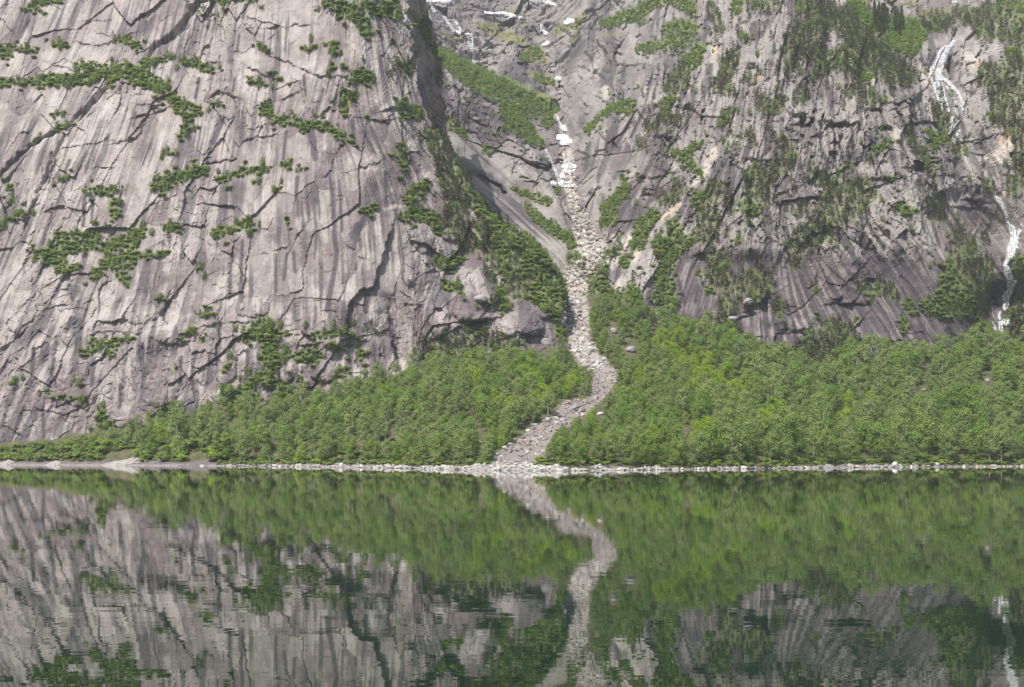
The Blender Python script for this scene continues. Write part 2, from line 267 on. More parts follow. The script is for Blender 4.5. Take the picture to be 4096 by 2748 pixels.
STREAK = strokes('''
2 k: 500,1100,9 520,1250,13 530,1400,13 540,1568,12 ; 560,1130,7 570,1300,9 577,1450,8 ; 720,1370,20 680,1450,18 655,1560,14 ; 850,1080,8 855,1270,8 ; 380,810,26 400,900,24 410,1000,18 ; 760,800,12 800,900,12 850,1000,8 ; 460,560,10 420,700,10 ; 340,480,9 350,600,9 ; 170,180,10 180,260,9 ; 300,1120,14 290,1250,10 ; 640,760,10 660,900,12 ; 710,830,8 790,970,7 ; 230,830,12 210,1000,9
6 k: 500,40,13 520,160,12 495,350,15 465,510,16 ; 640,0,18 620,80,14 ; 845,560,9 862,720,11 882,810,9 ; 160,180,10 155,400,10 ; 260,160,12 270,280,10 ; 700,420,16 690,520,12 ; 220,170,8 205,330,7 ; 390,60,8 385,200,7
5 k: 1452,100,10 1445,460,11 ; 210,740,14 185,960,11 ; 150,1090,14 85,1240,14 ; 330,800,12 310,900,10 ; 440,560,16 400,640,12 ; 260,1090,14 265,1260,12 ; 60,1050,12 20,1200,12 ; 850,720,20 860,960,10 ; 1090,790,12 1085,960,10 ; 560,800,16 560,960,12 ; 1170,760,14 1150,960,9 ; 1260,770,12 1240,960,9 ; 1480,760,20 1470,960,14 ; 730,960,14 720,1090,10
1 k: 1390,740,20 1340,900,18 ; 545,1230,12 530,1420,10 ; 590,1240,9 585,1400,9 ; 440,1010,14 410,1120,12 ; 340,1280,8 330,1400,8 ; 860,720,12 850,800,9 ; 1550,40,14 1530,120,10 ; 1500,230,9 1490,330,8 ; 180,130,10 140,200,9 ; 920,140,14 900,220,10 ; 1250,500,12 1230,620,10 ; 1480,500,8 1470,580,8
8 k: 520,60,18 640,240,16 700,330,10 ; 460,320,16 560,520,18 600,620,10 ; 740,180,12 860,330,10 ; 160,600,12 165,780,13 ; 360,480,14 440,620,10 ; 60,560,10 70,720,10 ; 1000,560,14 1060,700,12 ; 1180,620,14 1240,720,12 ; 840,220,12 980,400,10 ; 300,300,10 350,450,9
b k: 330,350,20 400,620,14 ; 1030,760,14 1070,960,12 ; 1240,760,10 1230,930,9 ; 560,420,22 520,600,16 ; 1470,830,14 1490,1200,12 ; 1000,100,20 1060,240,12
3 k: 820,760,10 720,920,10 ; 900,700,10 820,860,9 ; 1560,900,20 1500,1040,16 ; 1420,1160,10 1400,1300,10 ; 560,180,8 550,330,8
4 k: 500,840,10 520,1000,9 ; 420,880,9 440,1010,8 ; 620,820,10 640,1000,9 ; 1240,1060,10 1420,1300,9 ; 560,1450,14 640,1560,14 ; 700,1380,12 830,1560,14 ; 1000,1500,10 1050,1560,10
''')
ANG = [(0, 100, -.4), (300, 300, -.45), (700, 200, -.25), (300, 700, -.42), (650, 700, -.32), (100, 1000, -.42), (150, 1250, -.35), (80, 1600, -.45), (400, 1500, -.15),
       (900, 900, -.1), (900, 500, -.15), (1100, 150, -.05), (1250, 400, -.3), (1300, 900, .06), (1250, 1300, .0), (1550, 560, .45), (1500, 1000, .1), (1600, 1250, .3), (1750, 1200, -.5), (1900, 1350, .2),
       (1650, 200, .2), (1900, 750, 1.2), (2150, 960, 1.2), (2000, 800, 1.2), (1900, 200, .1), (2100, 350, .2), (2420, 300, .0), (2400, 600, -.2), (2500, 700, -.65), (2480, 900, -.5), (2600, 500, -.2), (2800, 200, -.15),
       (2700, 950, -.5), (2750, 1100, -.35), (2850, 700, -.45), (3050, 1150, -.05), (3100, 900, .2), (3300, 1150, .55), (3550, 1080, .85), (3650, 1300, .6), (3850, 1350, .8), (3300, 550, .05), (3100, 300, -.2),
       (3650, 600, .25), (3900, 850, .7), (3700, 900, .4), (4000, 300, .1), (4050, 650, .3)]
veg_g = field(VEG_G); veg_p = field(VEG_P); meadow = field(MEADOW); chan = field(CHANNEL)
streakf = field(STREAK, 30); chan = chan+(13*fbm(gx/50, gy/30, 21, 3)+7*noise(gx/16, gy/12, 22))*sst(1000, 1150, gy)*sst(-60, -30, chan); pale = field(PALE); orange = field(ORANGE); darkf = field(DARK)
# flow-aligned coordinate: lines along which water runs down the rock share one value
an = np.array(ANG); num = 0; den = 1e-9
for ax, ay, aa in an:
    w = 1/((gx-ax)**2+(gy-ay)**2+60**2)**1.5; num = num+w*aa; den = den+w
lean = num/den
flow = np.zeros(gx.shape)
mid = int((900-C0Y)/CS); flow[mid] = gx[mid]
for j in range(mid-1, -1, -1): flow[j] = np.interp(gx[0]+lean[j]*CS, gx[0], flow[j+1])+0
for j in range(mid+1, CHH): flow[j] = np.interp(gx[0]-lean[j]*CS, gx[0], flow[j-1])
ext = np.clip(gx, C0X+300, C0X+CW*CS-300); flow += gx-ext
# traced rock steps and grooves, in metres out of the face
step = np.zeros(gx.shape); crack = np.zeros(gx.shape)
def polydist(X, Y, pts):
    best = np.full(X.shape, 1e9); sg = np.ones(X.shape)
    for p, q in zip(pts[:-1], pts[1:]):
        d, t = seg_dist(X, Y, p, q)
        nx, ny = -(q[1]-p[1]), q[0]-p[0]
        if nx*-.45+ny*-.9 < 0: nx, ny = -nx, -ny
        s = np.sign((X-p[0])*nx+(Y-p[1])*ny)
        n = d < best; best = np.where(n, d, best); sg = np.where(n, s, sg)
    return best, sg
for k, pts in LEDGE:
    A = float(k[0])*(.5 if pts[0][0] < 1700 and float(k[0]) < 4.4 else .75); w = window(pts, 160); X, Y = gx[w], gy[w]
    Xw = X+7*noise(X/26, Y/26, 5)+3*noise(X/9, Y/9, 6); Yw = Y+7*noise(X/26, Y/26, 7)+3*noise(X/9, Y/9, 8)
    d, s = polydist(Xw, Yw, pts)
    e0 = np.hypot(Xw-pts[0][0], Yw-pts[0][1]); e1 = np.hypot(Xw-pts[-1][0], Yw-pts[-1][1])
    L = 22+12*A; A = A*(np.clip(.75+1.1*noise(X/45, Y/45, 9), .15, 1.3) if float(k[0]) != 5.5 else 1.0)+0*X
    step[w] += np.where(s > 0, A*np.exp(-d/L), -.35*A*np.exp(-d/12))*sst(150, 60, d)
    crack[w] = np.maximum(crack[w], np.exp(-d/5)*np.where(s > 0, .1, .7)*np.clip(A/2.5, 0, 1))
for k, pts in GROOVE:
    A = float(k[0]); w = window(pts, 60); X, Y = gx[w], gy[w]
    Xw = X+8*noise(X/30, Y/30, 15); Yw = Y+8*noise(X/30, Y/30, 17)
    for p, q in zip(pts[:-1], pts[1:]):
        d, t = seg_dist(Xw, Yw, p, q); r = p[2]+(q[2]-p[2])*t
        step[w] = np.minimum(step[w], np.maximum(step[w]-A*np.exp(-(d/r)**2), -A))

# ------------------------------------------------------------------ shapes of the ground
def rbf(pts, vals, c):
    P = np.asarray(pts, float); v = np.asarray(vals, float); n = len(P)
    K = np.sqrt(((P[:, None]-P[None])**2).sum(-1)+c*c)
    A = np.zeros((n+3, n+3)); A[:n, :n] = K+np.eye(n)*.0; A[:n, n] = 1; A[:n, n+1:] = P; A[n, :n] = 1; A[n+1:, :n] = P.T
    w = np.linalg.solve(A, np.concatenate([v, [0, 0, 0]]))
    def f(X, Z):
        X = np.asarray(X, float); Z = np.asarray(Z, float); out = w[n]+w[n+1]*X+w[n+2]*Z
        for i in range(n): out = out+w[i]*np.sqrt((X-P[i, 0])**2+(Z-P[i, 1])**2+c*c)
        return out
    return f
def coarse(f, xs, zs, st=6):
    cx = np.linspace(xs[0], xs[-1], int((xs[-1]-xs[0])/st)+2); cz = np.linspace(zs[0], zs[-1], int((zs[-1]-zs[0])/st)+2)
    G = f(*np.meshgrid(cx, cz))
    x = np.clip((xs-cx[0])/(cx[1]-cx[0]), 0, len(cx)-1.001); z = np.clip((zs-cz[0])/(cz[1]-cz[0]), 0, len(cz)-1.001)
    ix = x.astype(int); iz = z.astype(int); fx = (x-ix)[None]; fz = (z-iz)[:, None]
    a = G[iz]; b = G[iz+1]; r = a*(1-fz)+b*fz
    return r[:, ix]*(1-fx)+r[:, ix+1]*fx

SHORE = [(-900, 1858), (-400, 1859), (0, 1860), (500, 1862), (870, 1864), (1200, 1867), (1500, 1871), (1800, 1877.5), (2000, 1881.5), (2250, 1884), (2500, 1881), (2800, 1877), (3100, 1874), (3400, 1870.5), (3700, 1867.5), (4096, 1866), (4600, 1865), (5000, 1864)]
shp = np.array([((p-CX)*CH/(y-HY), CH*F/(y-HY)) for p, y in SHORE])
def shore_y(X): return np.interp(X, shp[:, 0], shp[:, 1])+2.0*noise(np.asarray(X)/14., 0*np.asarray(X)+.3, 41)+1.0*noise(np.asarray(X)/4., 0*np.asarray(X)+.7, 42)
fc = [(0, 1790, 848), (400, 1705, 858), (700, 1655, 862), (1060, 1630, 842), (1300, 1580, 842), (1550, 1500, 850), (1800, 1440, 866), (2000, 1400, 880), (2250, 1385, 868), (2470, 1510, 815), (2330, 1200, 935), (2430, 1190, 945), (2550, 1260, 945), (2700, 1290, 945),
      (2900, 1370, 955), (3100, 1430, 955), (3350, 1430, 955), (3600, 1440, 962), (3850, 1400, 985), (3990, 1345, 1000), (4150, 1300, 1000), (4600, 1250, 1010), (-500, 1795, 880), (2300, 1650, 700), (2150, 1745, 640), (2600, 1560, 780), (3000, 1640, 780), (3500, 1640, 830), (1500, 1700, 715), (1900, 1580, 740), (2320, 1330, 885), (2350, 1450, 845)]
fp, fv = [], []
for px, py, D in fc:
    p = unproj(px, py, D); fp.append((p[0], p[1])); fv.append(p[2])
for x, y in shp: fp += [(x, y), (x, y-45)]; fv += [0.2, -9]
for x in np.linspace(-420, 480, 8): fp.append((x, 1120)); fv.append(140)
fan_base = rbf(fp, fv, 12)
fX = np.arange(-560, 640, 2.0); fY = np.concatenate([np.arange(500, 700, 1.25), np.arange(700, 1060, 2.5)])
FZ = coarse(fan_base, fX, fY, 8)
gX, gY = np.meshgrid(fX, fY)
ds = gY-shore_y(gX); fpx0 = CX+F*gX/gY
BWX = [800, 880, 1000, 1700, 1930, 2450, 2600, 3000, 3400, 3560, 4096]; BWY = [2.0, 2.2, 2.6, 3.4, 5.5, 4.5, 2.6, 2.2, 3.0, 2.2, 2.2]
FZ = np.where(ds < 30, np.minimum(FZ, 0.02*0+np.maximum(FZ, 0))*sst(0, 30, ds)+(1-sst(0, 30, ds))*np.where(ds > 0, .16*ds, .2*ds), FZ)
FZ = FZ+np.where(ds > 0, np.interp(fpx0, BWX, BWY)*.22*sst(0, 5, ds), 0)+sst(4, 40, ds)*(1.2*fbm(gX/16, gY/16, 30, 3)+.5*noise(gX/4, gY/4, 33))
FZ = np.maximum(FZ, -8.0); FP = np.stack([gX, gY, FZ], -1)
fpx, fpy = proj(FP)
fch = samp(chan, fpx, fpy)+9*noise(gX/9, gY/9, 35)+6*noise(gX/3, gY/3, 36)
FZ -= 1.4*sst(-4, 14, fch)*sst(4, 25, ds); FP[..., 2] = FZ
def fan_z(X, Y):
    X = np.asarray(X, float); Y = np.asarray(Y, float)
    x = np.clip((X-fX[0])/2.0, 0, len(fX)-1.001); y = np.clip(np.interp(Y, fY, np.arange(len(fY))), 0, len(fY)-1.001)
    ix = x.astype(int); iy = y.astype(int); a = x-ix; b = y-iy
    return (FZ[iy, ix]*(1-a)+FZ[iy, ix+1]*a)*(1-b)+(FZ[iy+1, ix]*(1-a)+FZ[iy+1, ix+1]*a)*b
def fan_hit(px, py):
    Ds = np.arange(530, 1050, 1.0); P = unproj(np.full(Ds.shape, float(px)), np.full(Ds.shape, float(py)), Ds)
    below = P[:, 2] <= np.maximum(fan_z(P[:, 0], P[:, 1]), 0.0)
    i = int(np.argmax(below)) if below.any() else len(Ds)-1
    return P[i]

# left mountain
lc = []
for px, pyf, Df, tn in [(-700, 1800, 905, 2.2), (0, 1795, 852, 2.3), (300, 1760, 850, 2.3), (600, 1690, 850, 2.4), (900, 1630, 848, 2.6), (1200, 1600, 842, 3.1), (1450, 1520, 842, 3.5), (1600, 1480, 846, 3.0), (1750, 1450, 850, 2.3), (2000, 1400, 862, 2.1), (2240, 1390, 866, 2.1), (2400, 1380, 880, 2.2)]:
    Zf = CH+(HY-pyf)*Df/F
    for py in sorted({pyf+60, 1450, 1250, 1000, 750, 500, 250, 0, -350}):
        if py > pyf+61 or (px > 1700 and py < 330+(px-1700)*.9): continue
        k = (HY-py)/F; D = (Df+(CH-Zf)/tn)/(1-k/tn)
        if px < 800 and py < 360: D += 14*(360-py)/360*min(1, (800-px)/400)+6
        if 1000 < px < 1600 and 500 < py < 1300: D -= 5
        if px in (1750, 2000) and 1000 < py < 1400: D -= 4
        p = unproj(px, py, D); lc.append((p[0], p[2], D))
lc = np.array(lc); left_base = rbf(lc[:, :2], lc[:, 2], 20)
def on(f, px, py, D0=900):
    D = D0
    for i in range(30):
        p = unproj(px, py, D); D = .5*D+.5*float(f(p[0], p[2]))
    return unproj(px, py, D)
EDGE = [(1600, -350), (1630, 0), (1648, 150), (1685, 420), (1728, 520), (1830, 650), (1930, 850), (2050, 930), (2180, 1030), (2238, 1120), (2258, 1240), (2240, 1320), (2275, 1400), (2290, 1480), (2290, 1700)]
ep = np.array([on(left_base, *e) for e in EDGE])
lX = np.concatenate([np.arange(-620, -380, 2.0), np.arange(-380, 50, .6)]); lZ = np.arange(-4, 352, .6)
LX, LZ = np.meshgrid(lX, lZ); LY = coarse(left_base, lX, lZ)
o_ = np.argsort(ep[:, 2]); Xe = np.interp(lZ, ep[o_, 2], ep[o_, 0])+4.5*fbm(lZ/26, 0*lZ, 50, 3)+1.6*noise(lZ/6, 0*lZ, 53)+.8*noise(lZ/2, 0*lZ, 54)
over = LX-Xe[:, None]
wall = np.minimum(22*(np.sqrt(np.maximum(over, 0)**2+1.5)-1.22), 210)

# right mountain, gully and hanging valley
RC = [(1600, 620, 1150), (1720, 600, 1120), (1900, 760, 1130), (2050, 900, 1110), (2200, 1000, 1075), (2280, 1080, 1030), (2290, 1140, 990), (2200, 1200, 1000), (2310, 1200, 950), (2330, 1050, 1005), (2340, 950, 1060), (2310, 850, 1120), (2275, 740, 1200), (2270, 650, 1260), (2265, 560, 1330), (2240, 440, 1450), (2225, 300, 1650), (2190, 150, 2000), (2170, 0, 2400), (2170, -200, 2700),
      (1640, 180, 1400), (1700, 240, 1380), (1800, 320, 1370), (2000, 370, 1450), (2150, 440, 1450), (1760, 420, 1260), (1900, 520, 1280), (2100, 600, 1300), (2200, 640, 1290), (2150, 700, 1220), (1900, 640, 1200), (2000, 750, 1185), (2180, 880, 1140), (1900, 280, 1720), (1880, 130, 1800), (1750, 150, 1700), (1700, 60, 1850), (1950, 0, 2200), (1700, -200, 2300), (2000, -200, 2500), (2100, 100, 2050), (2050, 170, 1830), (2000, 300, 1640), (2130, 300, 1620), (1550, 100, 1700), (1500, 500, 1300),
      (2400, 1000, 1010), (2450, 850, 1055), (2400, 700, 1150), (2350, 560, 1250), (2330, 400, 1390), (2350, 200, 1500), (2400, 0, 1600), (2330, 60, 1800), (2450, -200, 1750), (2600, 800, 1080), (2560, 640, 1125), (2550, 420, 1200), (2600, 250, 1300), (2600, 0, 1430), (2700, 1000, 1010), (2750, 700, 1060), (2800, 400, 1130), (2850, 150, 1220), (2900, 0, 1270), (2900, -250, 1400),
      (2380, 1180, 965), (2500, 1150, 965), (2650, 1200, 962), (2900, 1320, 962), (3000, 1000, 985), (3000, 700, 1010), (3050, 400, 1060), (3100, 150, 1120), (3100, 0, 1170), (3100, -250, 1300), (3300, 1420, 958), (3300, 1100, 975), (3300, 800, 1000), (3350, 500, 1035), (3400, 330, 1085), (3450, 150, 1230), (3500, 100, 1330), (3450, 25, 1750), (3600, 150, 1300), (3600, 90, 1480), (3620, 30, 1850), (3750, 120, 1330), (3800, 60, 1750), (3900, 20, 1900), (3700, -100, 2100), (3900, -100, 2100), (3300, 0, 1260), (3350, -100, 1700),
      (3700, 1400, 965), (3700, 1000, 990), (3700, 700, 1022), (3650, 450, 1065), (3620, 300, 1110), (3640, 230, 1160), (3780, 580, 1085), (3760, 400, 1120), (3810, 300, 1140), (3780, 220, 1150), (3830, 150, 1190), (3880, 300, 1115), (3950, 500, 1060), (4000, 700, 1035), (4096, 600, 1025), (4096, 300, 1080), (4096, 0, 1190), (3950, 110, 1200), (4000, 40, 1230), (3880, 1000, 1000), (3880, 1200, 985), (3850, 1380, 982), (4010, 850, 1034), (4040, 1000, 1010), (4030, 1200, 1000), (3990, 1340, 995), (4096, 1000, 985), (4096, 1250, 985), (4300, 800, 990), (4400, 300, 1060), (4600, 0, 1150), (4600, 1300, 980), (4150, -200, 1350), (4600, -250, 1350)]
rc = np.array([np.append(unproj(a, b, d), d) for a, b, d in RC])
right_base = rbf(rc[:, [0, 2]], rc[:, 1], 10)
rX = np.concatenate([np.arange(-190, 372, .78), np.arange(372, 760, 1.7)]); rZ = np.concatenate([np.arange(8, 345, .74), np.arange(345, 860, 1.6)])
RX, RZ = np.meshgrid(rX, rZ); RY = coarse(right_base, rX, rZ, 5)

def lobes(x, y, s, k=1.0):
    """rounded bulges pressed against each other"""
    ix = np.floor(x).astype(np.int64); iy = np.floor(y).astype(np.int64); h1 = np.full(x.shape, -9.)
    for dx in (-1, 0, 1):
        for dy in (-1, 0, 1):
            cx = ix+dx; cy = iy+dy
            ax = x-(cx+.5+.85*(r01(cx, cy, s)-.5)); ay = y-(cy+.5+.85*(r01(cx, cy, s+1)-.5))
            h1 = np.maximum(h1, .8*r01(cx, cy, s+2)+.35*ay-k*(ax*ax+ay*ay))
    return h1-.35
def rock_relief(px, py, amp, rough, seed, fine=1.0, rib=0.0, mid=1.0, asp=1.0, bigo=1.0, butt=3.0):
    """metres out of the face: jointed slabs and blocks, each a tilted facet, in four sizes; rough = 0..1 how broken"""
    c = samp(flow, px, py)/6.0; q = py/6.0
    fx = .55*c+.45*px/6.0                          # joints follow the fall line only partly
    wx = 2.2*fbm(fx/24, q/30, seed+1, 2)+.5*noise(fx/4, q/4, seed+2); wq = 4*fbm(fx/24, q/36, seed+4, 2)+.6*noise(fx/4, q/4, seed+3)
    d = amp*3.0*fbm(fx/55, q/55, seed+9, 3)+butt*(1-2.2*np.abs(fbm(c/34+.3*fbm(px/200, py/200, seed+13, 2), q/120, seed+15, 3)))+.4*butt*(1-2.2*np.abs(fbm(c/13, q/50, seed+17, 2)))
    edges = np.zeros(px.shape); tone = 0
    for sx, sy, slope, off, lo, sdd, kx in ((36, 58, .17, 2.6, .7, 20, .25), (14, 21, .34, 1.5, .30, 24, .15), (5.2, 7.5, .46, .75, .12, 28, -.2), (2.2, 3.4, .5, .32, .05, 32, .2)):
        w_ = min(1, sx/12); sx, sy = sx/asp, sy*asp; mm = bigo if sx*asp > 30 else mid if sx*asp > 10 else 1.0
        X_ = fx+wx*w_; Y_ = q+wq*w_
        f1, f2, bx, by, ix, iy = voro((X_+kx*Y_)/sx, (Y_-.25*kx*X_)/sy, seed+sdd)
        t1 = 2*r01(ix, iy, seed+sdd+6)-1; t2 = 2*r01(ix, iy, seed+sdd+7)-.75; o_ = 2*r01(ix, iy, seed+sdd+5)-1
        k_ = 1.0 if sx > 10 else fine
        m_ = lo*k_*(.5+.5*rough)+(1-lo)*rough*k_*sst(-.45, .2, fbm(fx/(sx*2.4), q/(sy*1.8), seed+sdd+9, 2)) if sx < 30 else lo+(1-lo)*rough
        d = d+amp*m_*(off*mm*o_*.8+slope*(.4+.6*mm)*(t1*bx*sx+t2*by*sy*.75/asp))
        if sx < 30: edges = np.maximum(edges, np.exp(-(f2-f1)/.05)*m_*(.5+.5*r01(ix, iy, seed+sdd+8))*(.8 if sx > 8 else .5))
        if sx > 5: tone = tone+(r01(ix, iy, seed+sdd+12)-.5)*(.55 if sx > 30 else .75 if sx > 10 else .35)
    d = d+rib*(1.1*fbm(c/4.5, q/70, seed+50, 3)+.55*np.abs(fbm(c/1.6, q/45, seed+54, 2)))
    return d, edges, c, q, tone

def grid_faces(nr, nc, keep):
    idx = np.arange(nr*nc).reshape(nr, nc)
    Q = np.stack([idx[:-1, :-1], idx[:-1, 1:], idx[1:, 1:], idx[1:, :-1]], -1)
    k = keep[:-1, :-1] | keep[:-1, 1:] | keep[1:, 1:] | keep[1:, :-1]
    return Q[k]
def compact(P, Q, att):
    used = np.zeros(len(P), bool); used[Q.ravel()] = True
    mp = np.cumsum(used)-1
    return P[used], mp[Q], {k: v[used] for k, v in att.items()}

SURF = []      # point clouds of the rock for planting: arrays P, px, py, fields
def rock_masks(px, py, c, q, edges, seed, region):
    patch = fbm(px/230, py/230, seed+67, 3)
    w1 = fbm(c/2.4, q/55, seed+60, 4, .6); w2 = fbm(c/7.0, q/80, seed+64, 3); w3 = fbm(c/1.1, q/30, seed+69, 2)
    pm = sst(-.15, .3, fbm(px/120, py/260, seed+62, 2)+.15)
    w1 = fbm(c/3.0, q/60, seed+60, 3, .5)
    st = np.clip(np.maximum(sst(.0, .22, w1*.9+.9*w2+.3*patch-.04)*(.25+.75*pm)*.8, sst(-4, 3, samp(streakf, px, py)+3*w1))+.08*sst(.1, .5, w3), 0, 1)                       # dark water streaks
    lt = np.clip(sst(.0, .42, .7*fbm(c/3.4, q/40, seed+71, 4, .6)+.9*fbm(px/110, py/120, seed+75, 4))*.9+.3*sst(.25, .6, fbm(c/1.2, q/26, seed+73, 2)), 0, 1)   # pale washed rock
    band = sst(.12, .5, fbm(q/.85+.2*c, c/16, seed+78, 3))       # faint cross banding
    vg = np.maximum(samp(veg_g, px, py), samp(veg_p, px, py))
    nz = 9*fbm(px/16, py/16, seed+80, 3)
    if region == 'R': vg = vg+3
    soil = sst(-10, 5, vg+nz-1)*np.where(samp(veg_p, px, py) > samp(veg_g, px, py), .6, .85)
    md = sst(-8, 10, samp(meadow, px, py)+nz*1.6)
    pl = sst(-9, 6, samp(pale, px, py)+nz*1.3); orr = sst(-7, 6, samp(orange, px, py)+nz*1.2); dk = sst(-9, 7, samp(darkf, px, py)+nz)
    ch = sst(-10, 8, samp(chan, px, py)+nz)
    if region == 'R':
        sl = sst(990, 1090, py)*sst(2660, 2740, px)
        th = fbm(c/1.5, q/38, seed+90, 2); st = np.clip(st+sl*.7*sst(.05, .3, th), 0, 1); lt = np.clip(lt*(1-.55*sl)+sl*.6*sst(.12, .35, -th+.5*w2), 0, 1)
    return st, lt, band, soil, md, pl, orr, dk, ch, vg

# ------------------------------------------------------------------ materials
def mat(name):
    m = bpy.data.materials.new(name); m.use_nodes = True
    nt = m.node_tree; b = nt.nodes['Principled BSDF']
    return m, nt, b
def N(nt, t, **kw):
    n = nt.nodes.new(t)
    for k, v in kw.items():
        if k in n.inputs.keys() if hasattr(n.inputs, 'keys') else False: n.inputs[k].default_value = v
        else: setattr(n, k, v)
    return n
def mixc(nt, fac, a, b, mode='MIX'):
    n = nt.nodes.new('ShaderNodeMix'); n.data_type = 'RGBA'; n.blend_type = mode; n.clamp_factor = True
    for i, v in ((0, fac), (6, a), (7, b)):
        if hasattr(v, 'links'): nt.links.new(v, n.inputs[i])
        elif i == 0: n.inputs[0].default_value = v
        else: n.inputs[i].default_value = (*v, 1)
    return n.outputs[2]
def ramp(nt, src, stops):
    r = nt.nodes.new('ShaderNodeValToRGB'); e = r.color_ramp.elements
    while len(e) < len(stops): e.new(.5)
    for k, (p, c) in enumerate(stops): e[k].position = p; e[k].color = (*c, 1) if len(c) == 3 else c
    nt.links.new(src, r.inputs[0]); return r.outputs[0]
def noise_n(nt, scale, detail=4, vec=None, rough=.55):
    n = nt.nodes.new('ShaderNodeTexNoise'); n.inputs['Scale'].default_value = scale; n.inputs['Detail'].default_value = detail; n.inputs['Roughness'].default_value = rough
    if vec: nt.links.new(vec, n.inputs['Vector'])
    return n.outputs[0]
def mth(nt, op, a, b=0.0):
    n = nt.nodes.new('ShaderNodeMath'); n.operation = op
    for i, v in enumerate((a, b)):
        if hasattr(v, 'links'): nt.links.new(v, n.inputs[i])
        else: n.inputs[i].default_value = v
    return n.outputs[0]
def sepattr(nt, name):
    a = nt.nodes.new('ShaderNodeAttribute'); a.attribute_name = name
    s = nt.nodes.new('ShaderNodeSeparateColor'); nt.links.new(a.outputs['Color'], s.inputs[0])
    return s.outputs[0], s.outputs[1], s.outputs[2]

def rock_material(name, base, light, dark, purple):
    m, nt, b = mat(name)
    tc = nt.nodes.new('ShaderNodeTexCoord').outputs['Object']
    st, lt, band = sepattr(nt, 'streaks'); soil, md, pl = sepattr(nt, 'cover'); orr, dk, tone = sepattr(nt, 'stain_shade')
    n1 = noise_n(nt, .035, 5, tc); n2 = noise_n(nt, .35, 6, tc, .65); n3 = noise_n(nt, 1.6, 4, tc, .7)
    col = mixc(nt, ramp(nt, n1, [(.35, (0, 0, 0)), (.68, (1, 1, 1))]), base, light)
    col = mixc(nt, tone, col, purple)
    col = mixc(nt, mth(nt, 'MULTIPLY', lt, .75), col, light)
    col = mixc(nt, mth(nt, 'MULTIPLY', band, .3), col, light)
    col = mixc(nt, mth(nt, 'MULTIPLY', st, .88), col, dark)
    col = mixc(nt, mth(nt, 'MULTIPLY', dk, .75), col, (.075, .072, .078))  # wet rock, plus shade of caves and overhangs put into the colour
    col = mixc(nt, mth(nt, 'MULTIPLY', pl, .85), col, (.50, .445, .385))
    col = mixc(nt, mth(nt, 'MULTIPLY', orr, .7), col, (.50, .33, .19))
    sp = ramp(nt, n2, [(.25, (.72, .72, .74)), (.5, (.98, .98, .98)), (.8, (1.22, 1.2, 1.18))])
    col = mixc(nt, 1.0, col, sp, 'MULTIPLY')
    sp3 = ramp(nt, n3, [(.3, (.84, .84, .85)), (.7, (1.12, 1.12, 1.12))])
    col = mixc(nt, 1.0, col, sp3, 'MULTIPLY')
    gcol = mixc(nt, ramp(nt, n2, [(.35, (0, 0, 0)), (.65, (1, 1, 1))]), (.105, .150, .040), (.17, .175, .075))
    col = mixc(nt, soil, col, gcol)
    mcol = mixc(nt, ramp(nt, n2, [(.4, (0, 0, 0)), (.62, (1, 1, 1))]), (.13, .165, .055), (.24, .20, .115))
    col = mixc(nt, md, col, mcol)
    nt.links.new(col, b.inputs['Base Color']); b.inputs['Roughness'].default_value = .8; b.inputs['Specular IOR Level'].default_value = .2
    bp = nt.nodes.new('ShaderNodeBump'); bp.inputs['Strength'].default_value = .55; bp.inputs['Distance'].default_value = 1.0
    hgt = mth(nt, 'ADD', mth(nt, 'MULTIPLY', n2, .9), mth(nt, 'MULTIPLY', n3, .35))
    nt.links.new(hgt, bp.inputs['Height']); nt.links.new(bp.outputs[0], b.inputs['Normal'])
    return m
M_LEFT = rock_material('pale_granite', (.284, .241, .226), (.460, .416, .387), (.077, .070, .080), (.168, .130, .135))
M_RIGHT = rock_material('grey_gneiss', (.222, .199, .188), (.37, .340, .312), (.058, .050, .056), (.106, .083, .090))

# ------------------------------------------------------------------ ground meshes
def finish(name, X, Y, Z, disp, keep, masks, edges, material, tone, label, extra=None):
    P = np.stack([X if extra is None else X+extra, Y-disp, Z], -1)
    px, py = proj(P)
    st, lt, band, soil, md, pl, orr, dk, ch, vg = masks
    dk2 = np.maximum(dk, edges*.2)
    att = {'streaks': np.stack([st, lt, band], -1), 'cover': np.stack([soil, md, np.maximum(pl, ch*.8)], -1), 'stain_shade': np.stack([orr, dk2, tone], -1)}
    nr, nc = X.shape
    Q = grid_faces(nr, nc, keep)
    Pc, Qc, A = compact(P.reshape(-1, 3), Q, {k: v.reshape(-1, 3) for k, v in att.items()})
    me = quads(name, Pc, Qc, [material], smooth=False)
    for k, v in A.items(): attr(me, k, v)
    o = link(name, me); tag(o, label, 'mountain', kind='structure')
    kk = keep.ravel()
    SURF.append({'P': P.reshape(-1, 3)[kk], 'px': px.ravel()[kk], 'py': py.ravel()[kk], 'vg': vg.ravel()[kk], 'name': name})
    return o

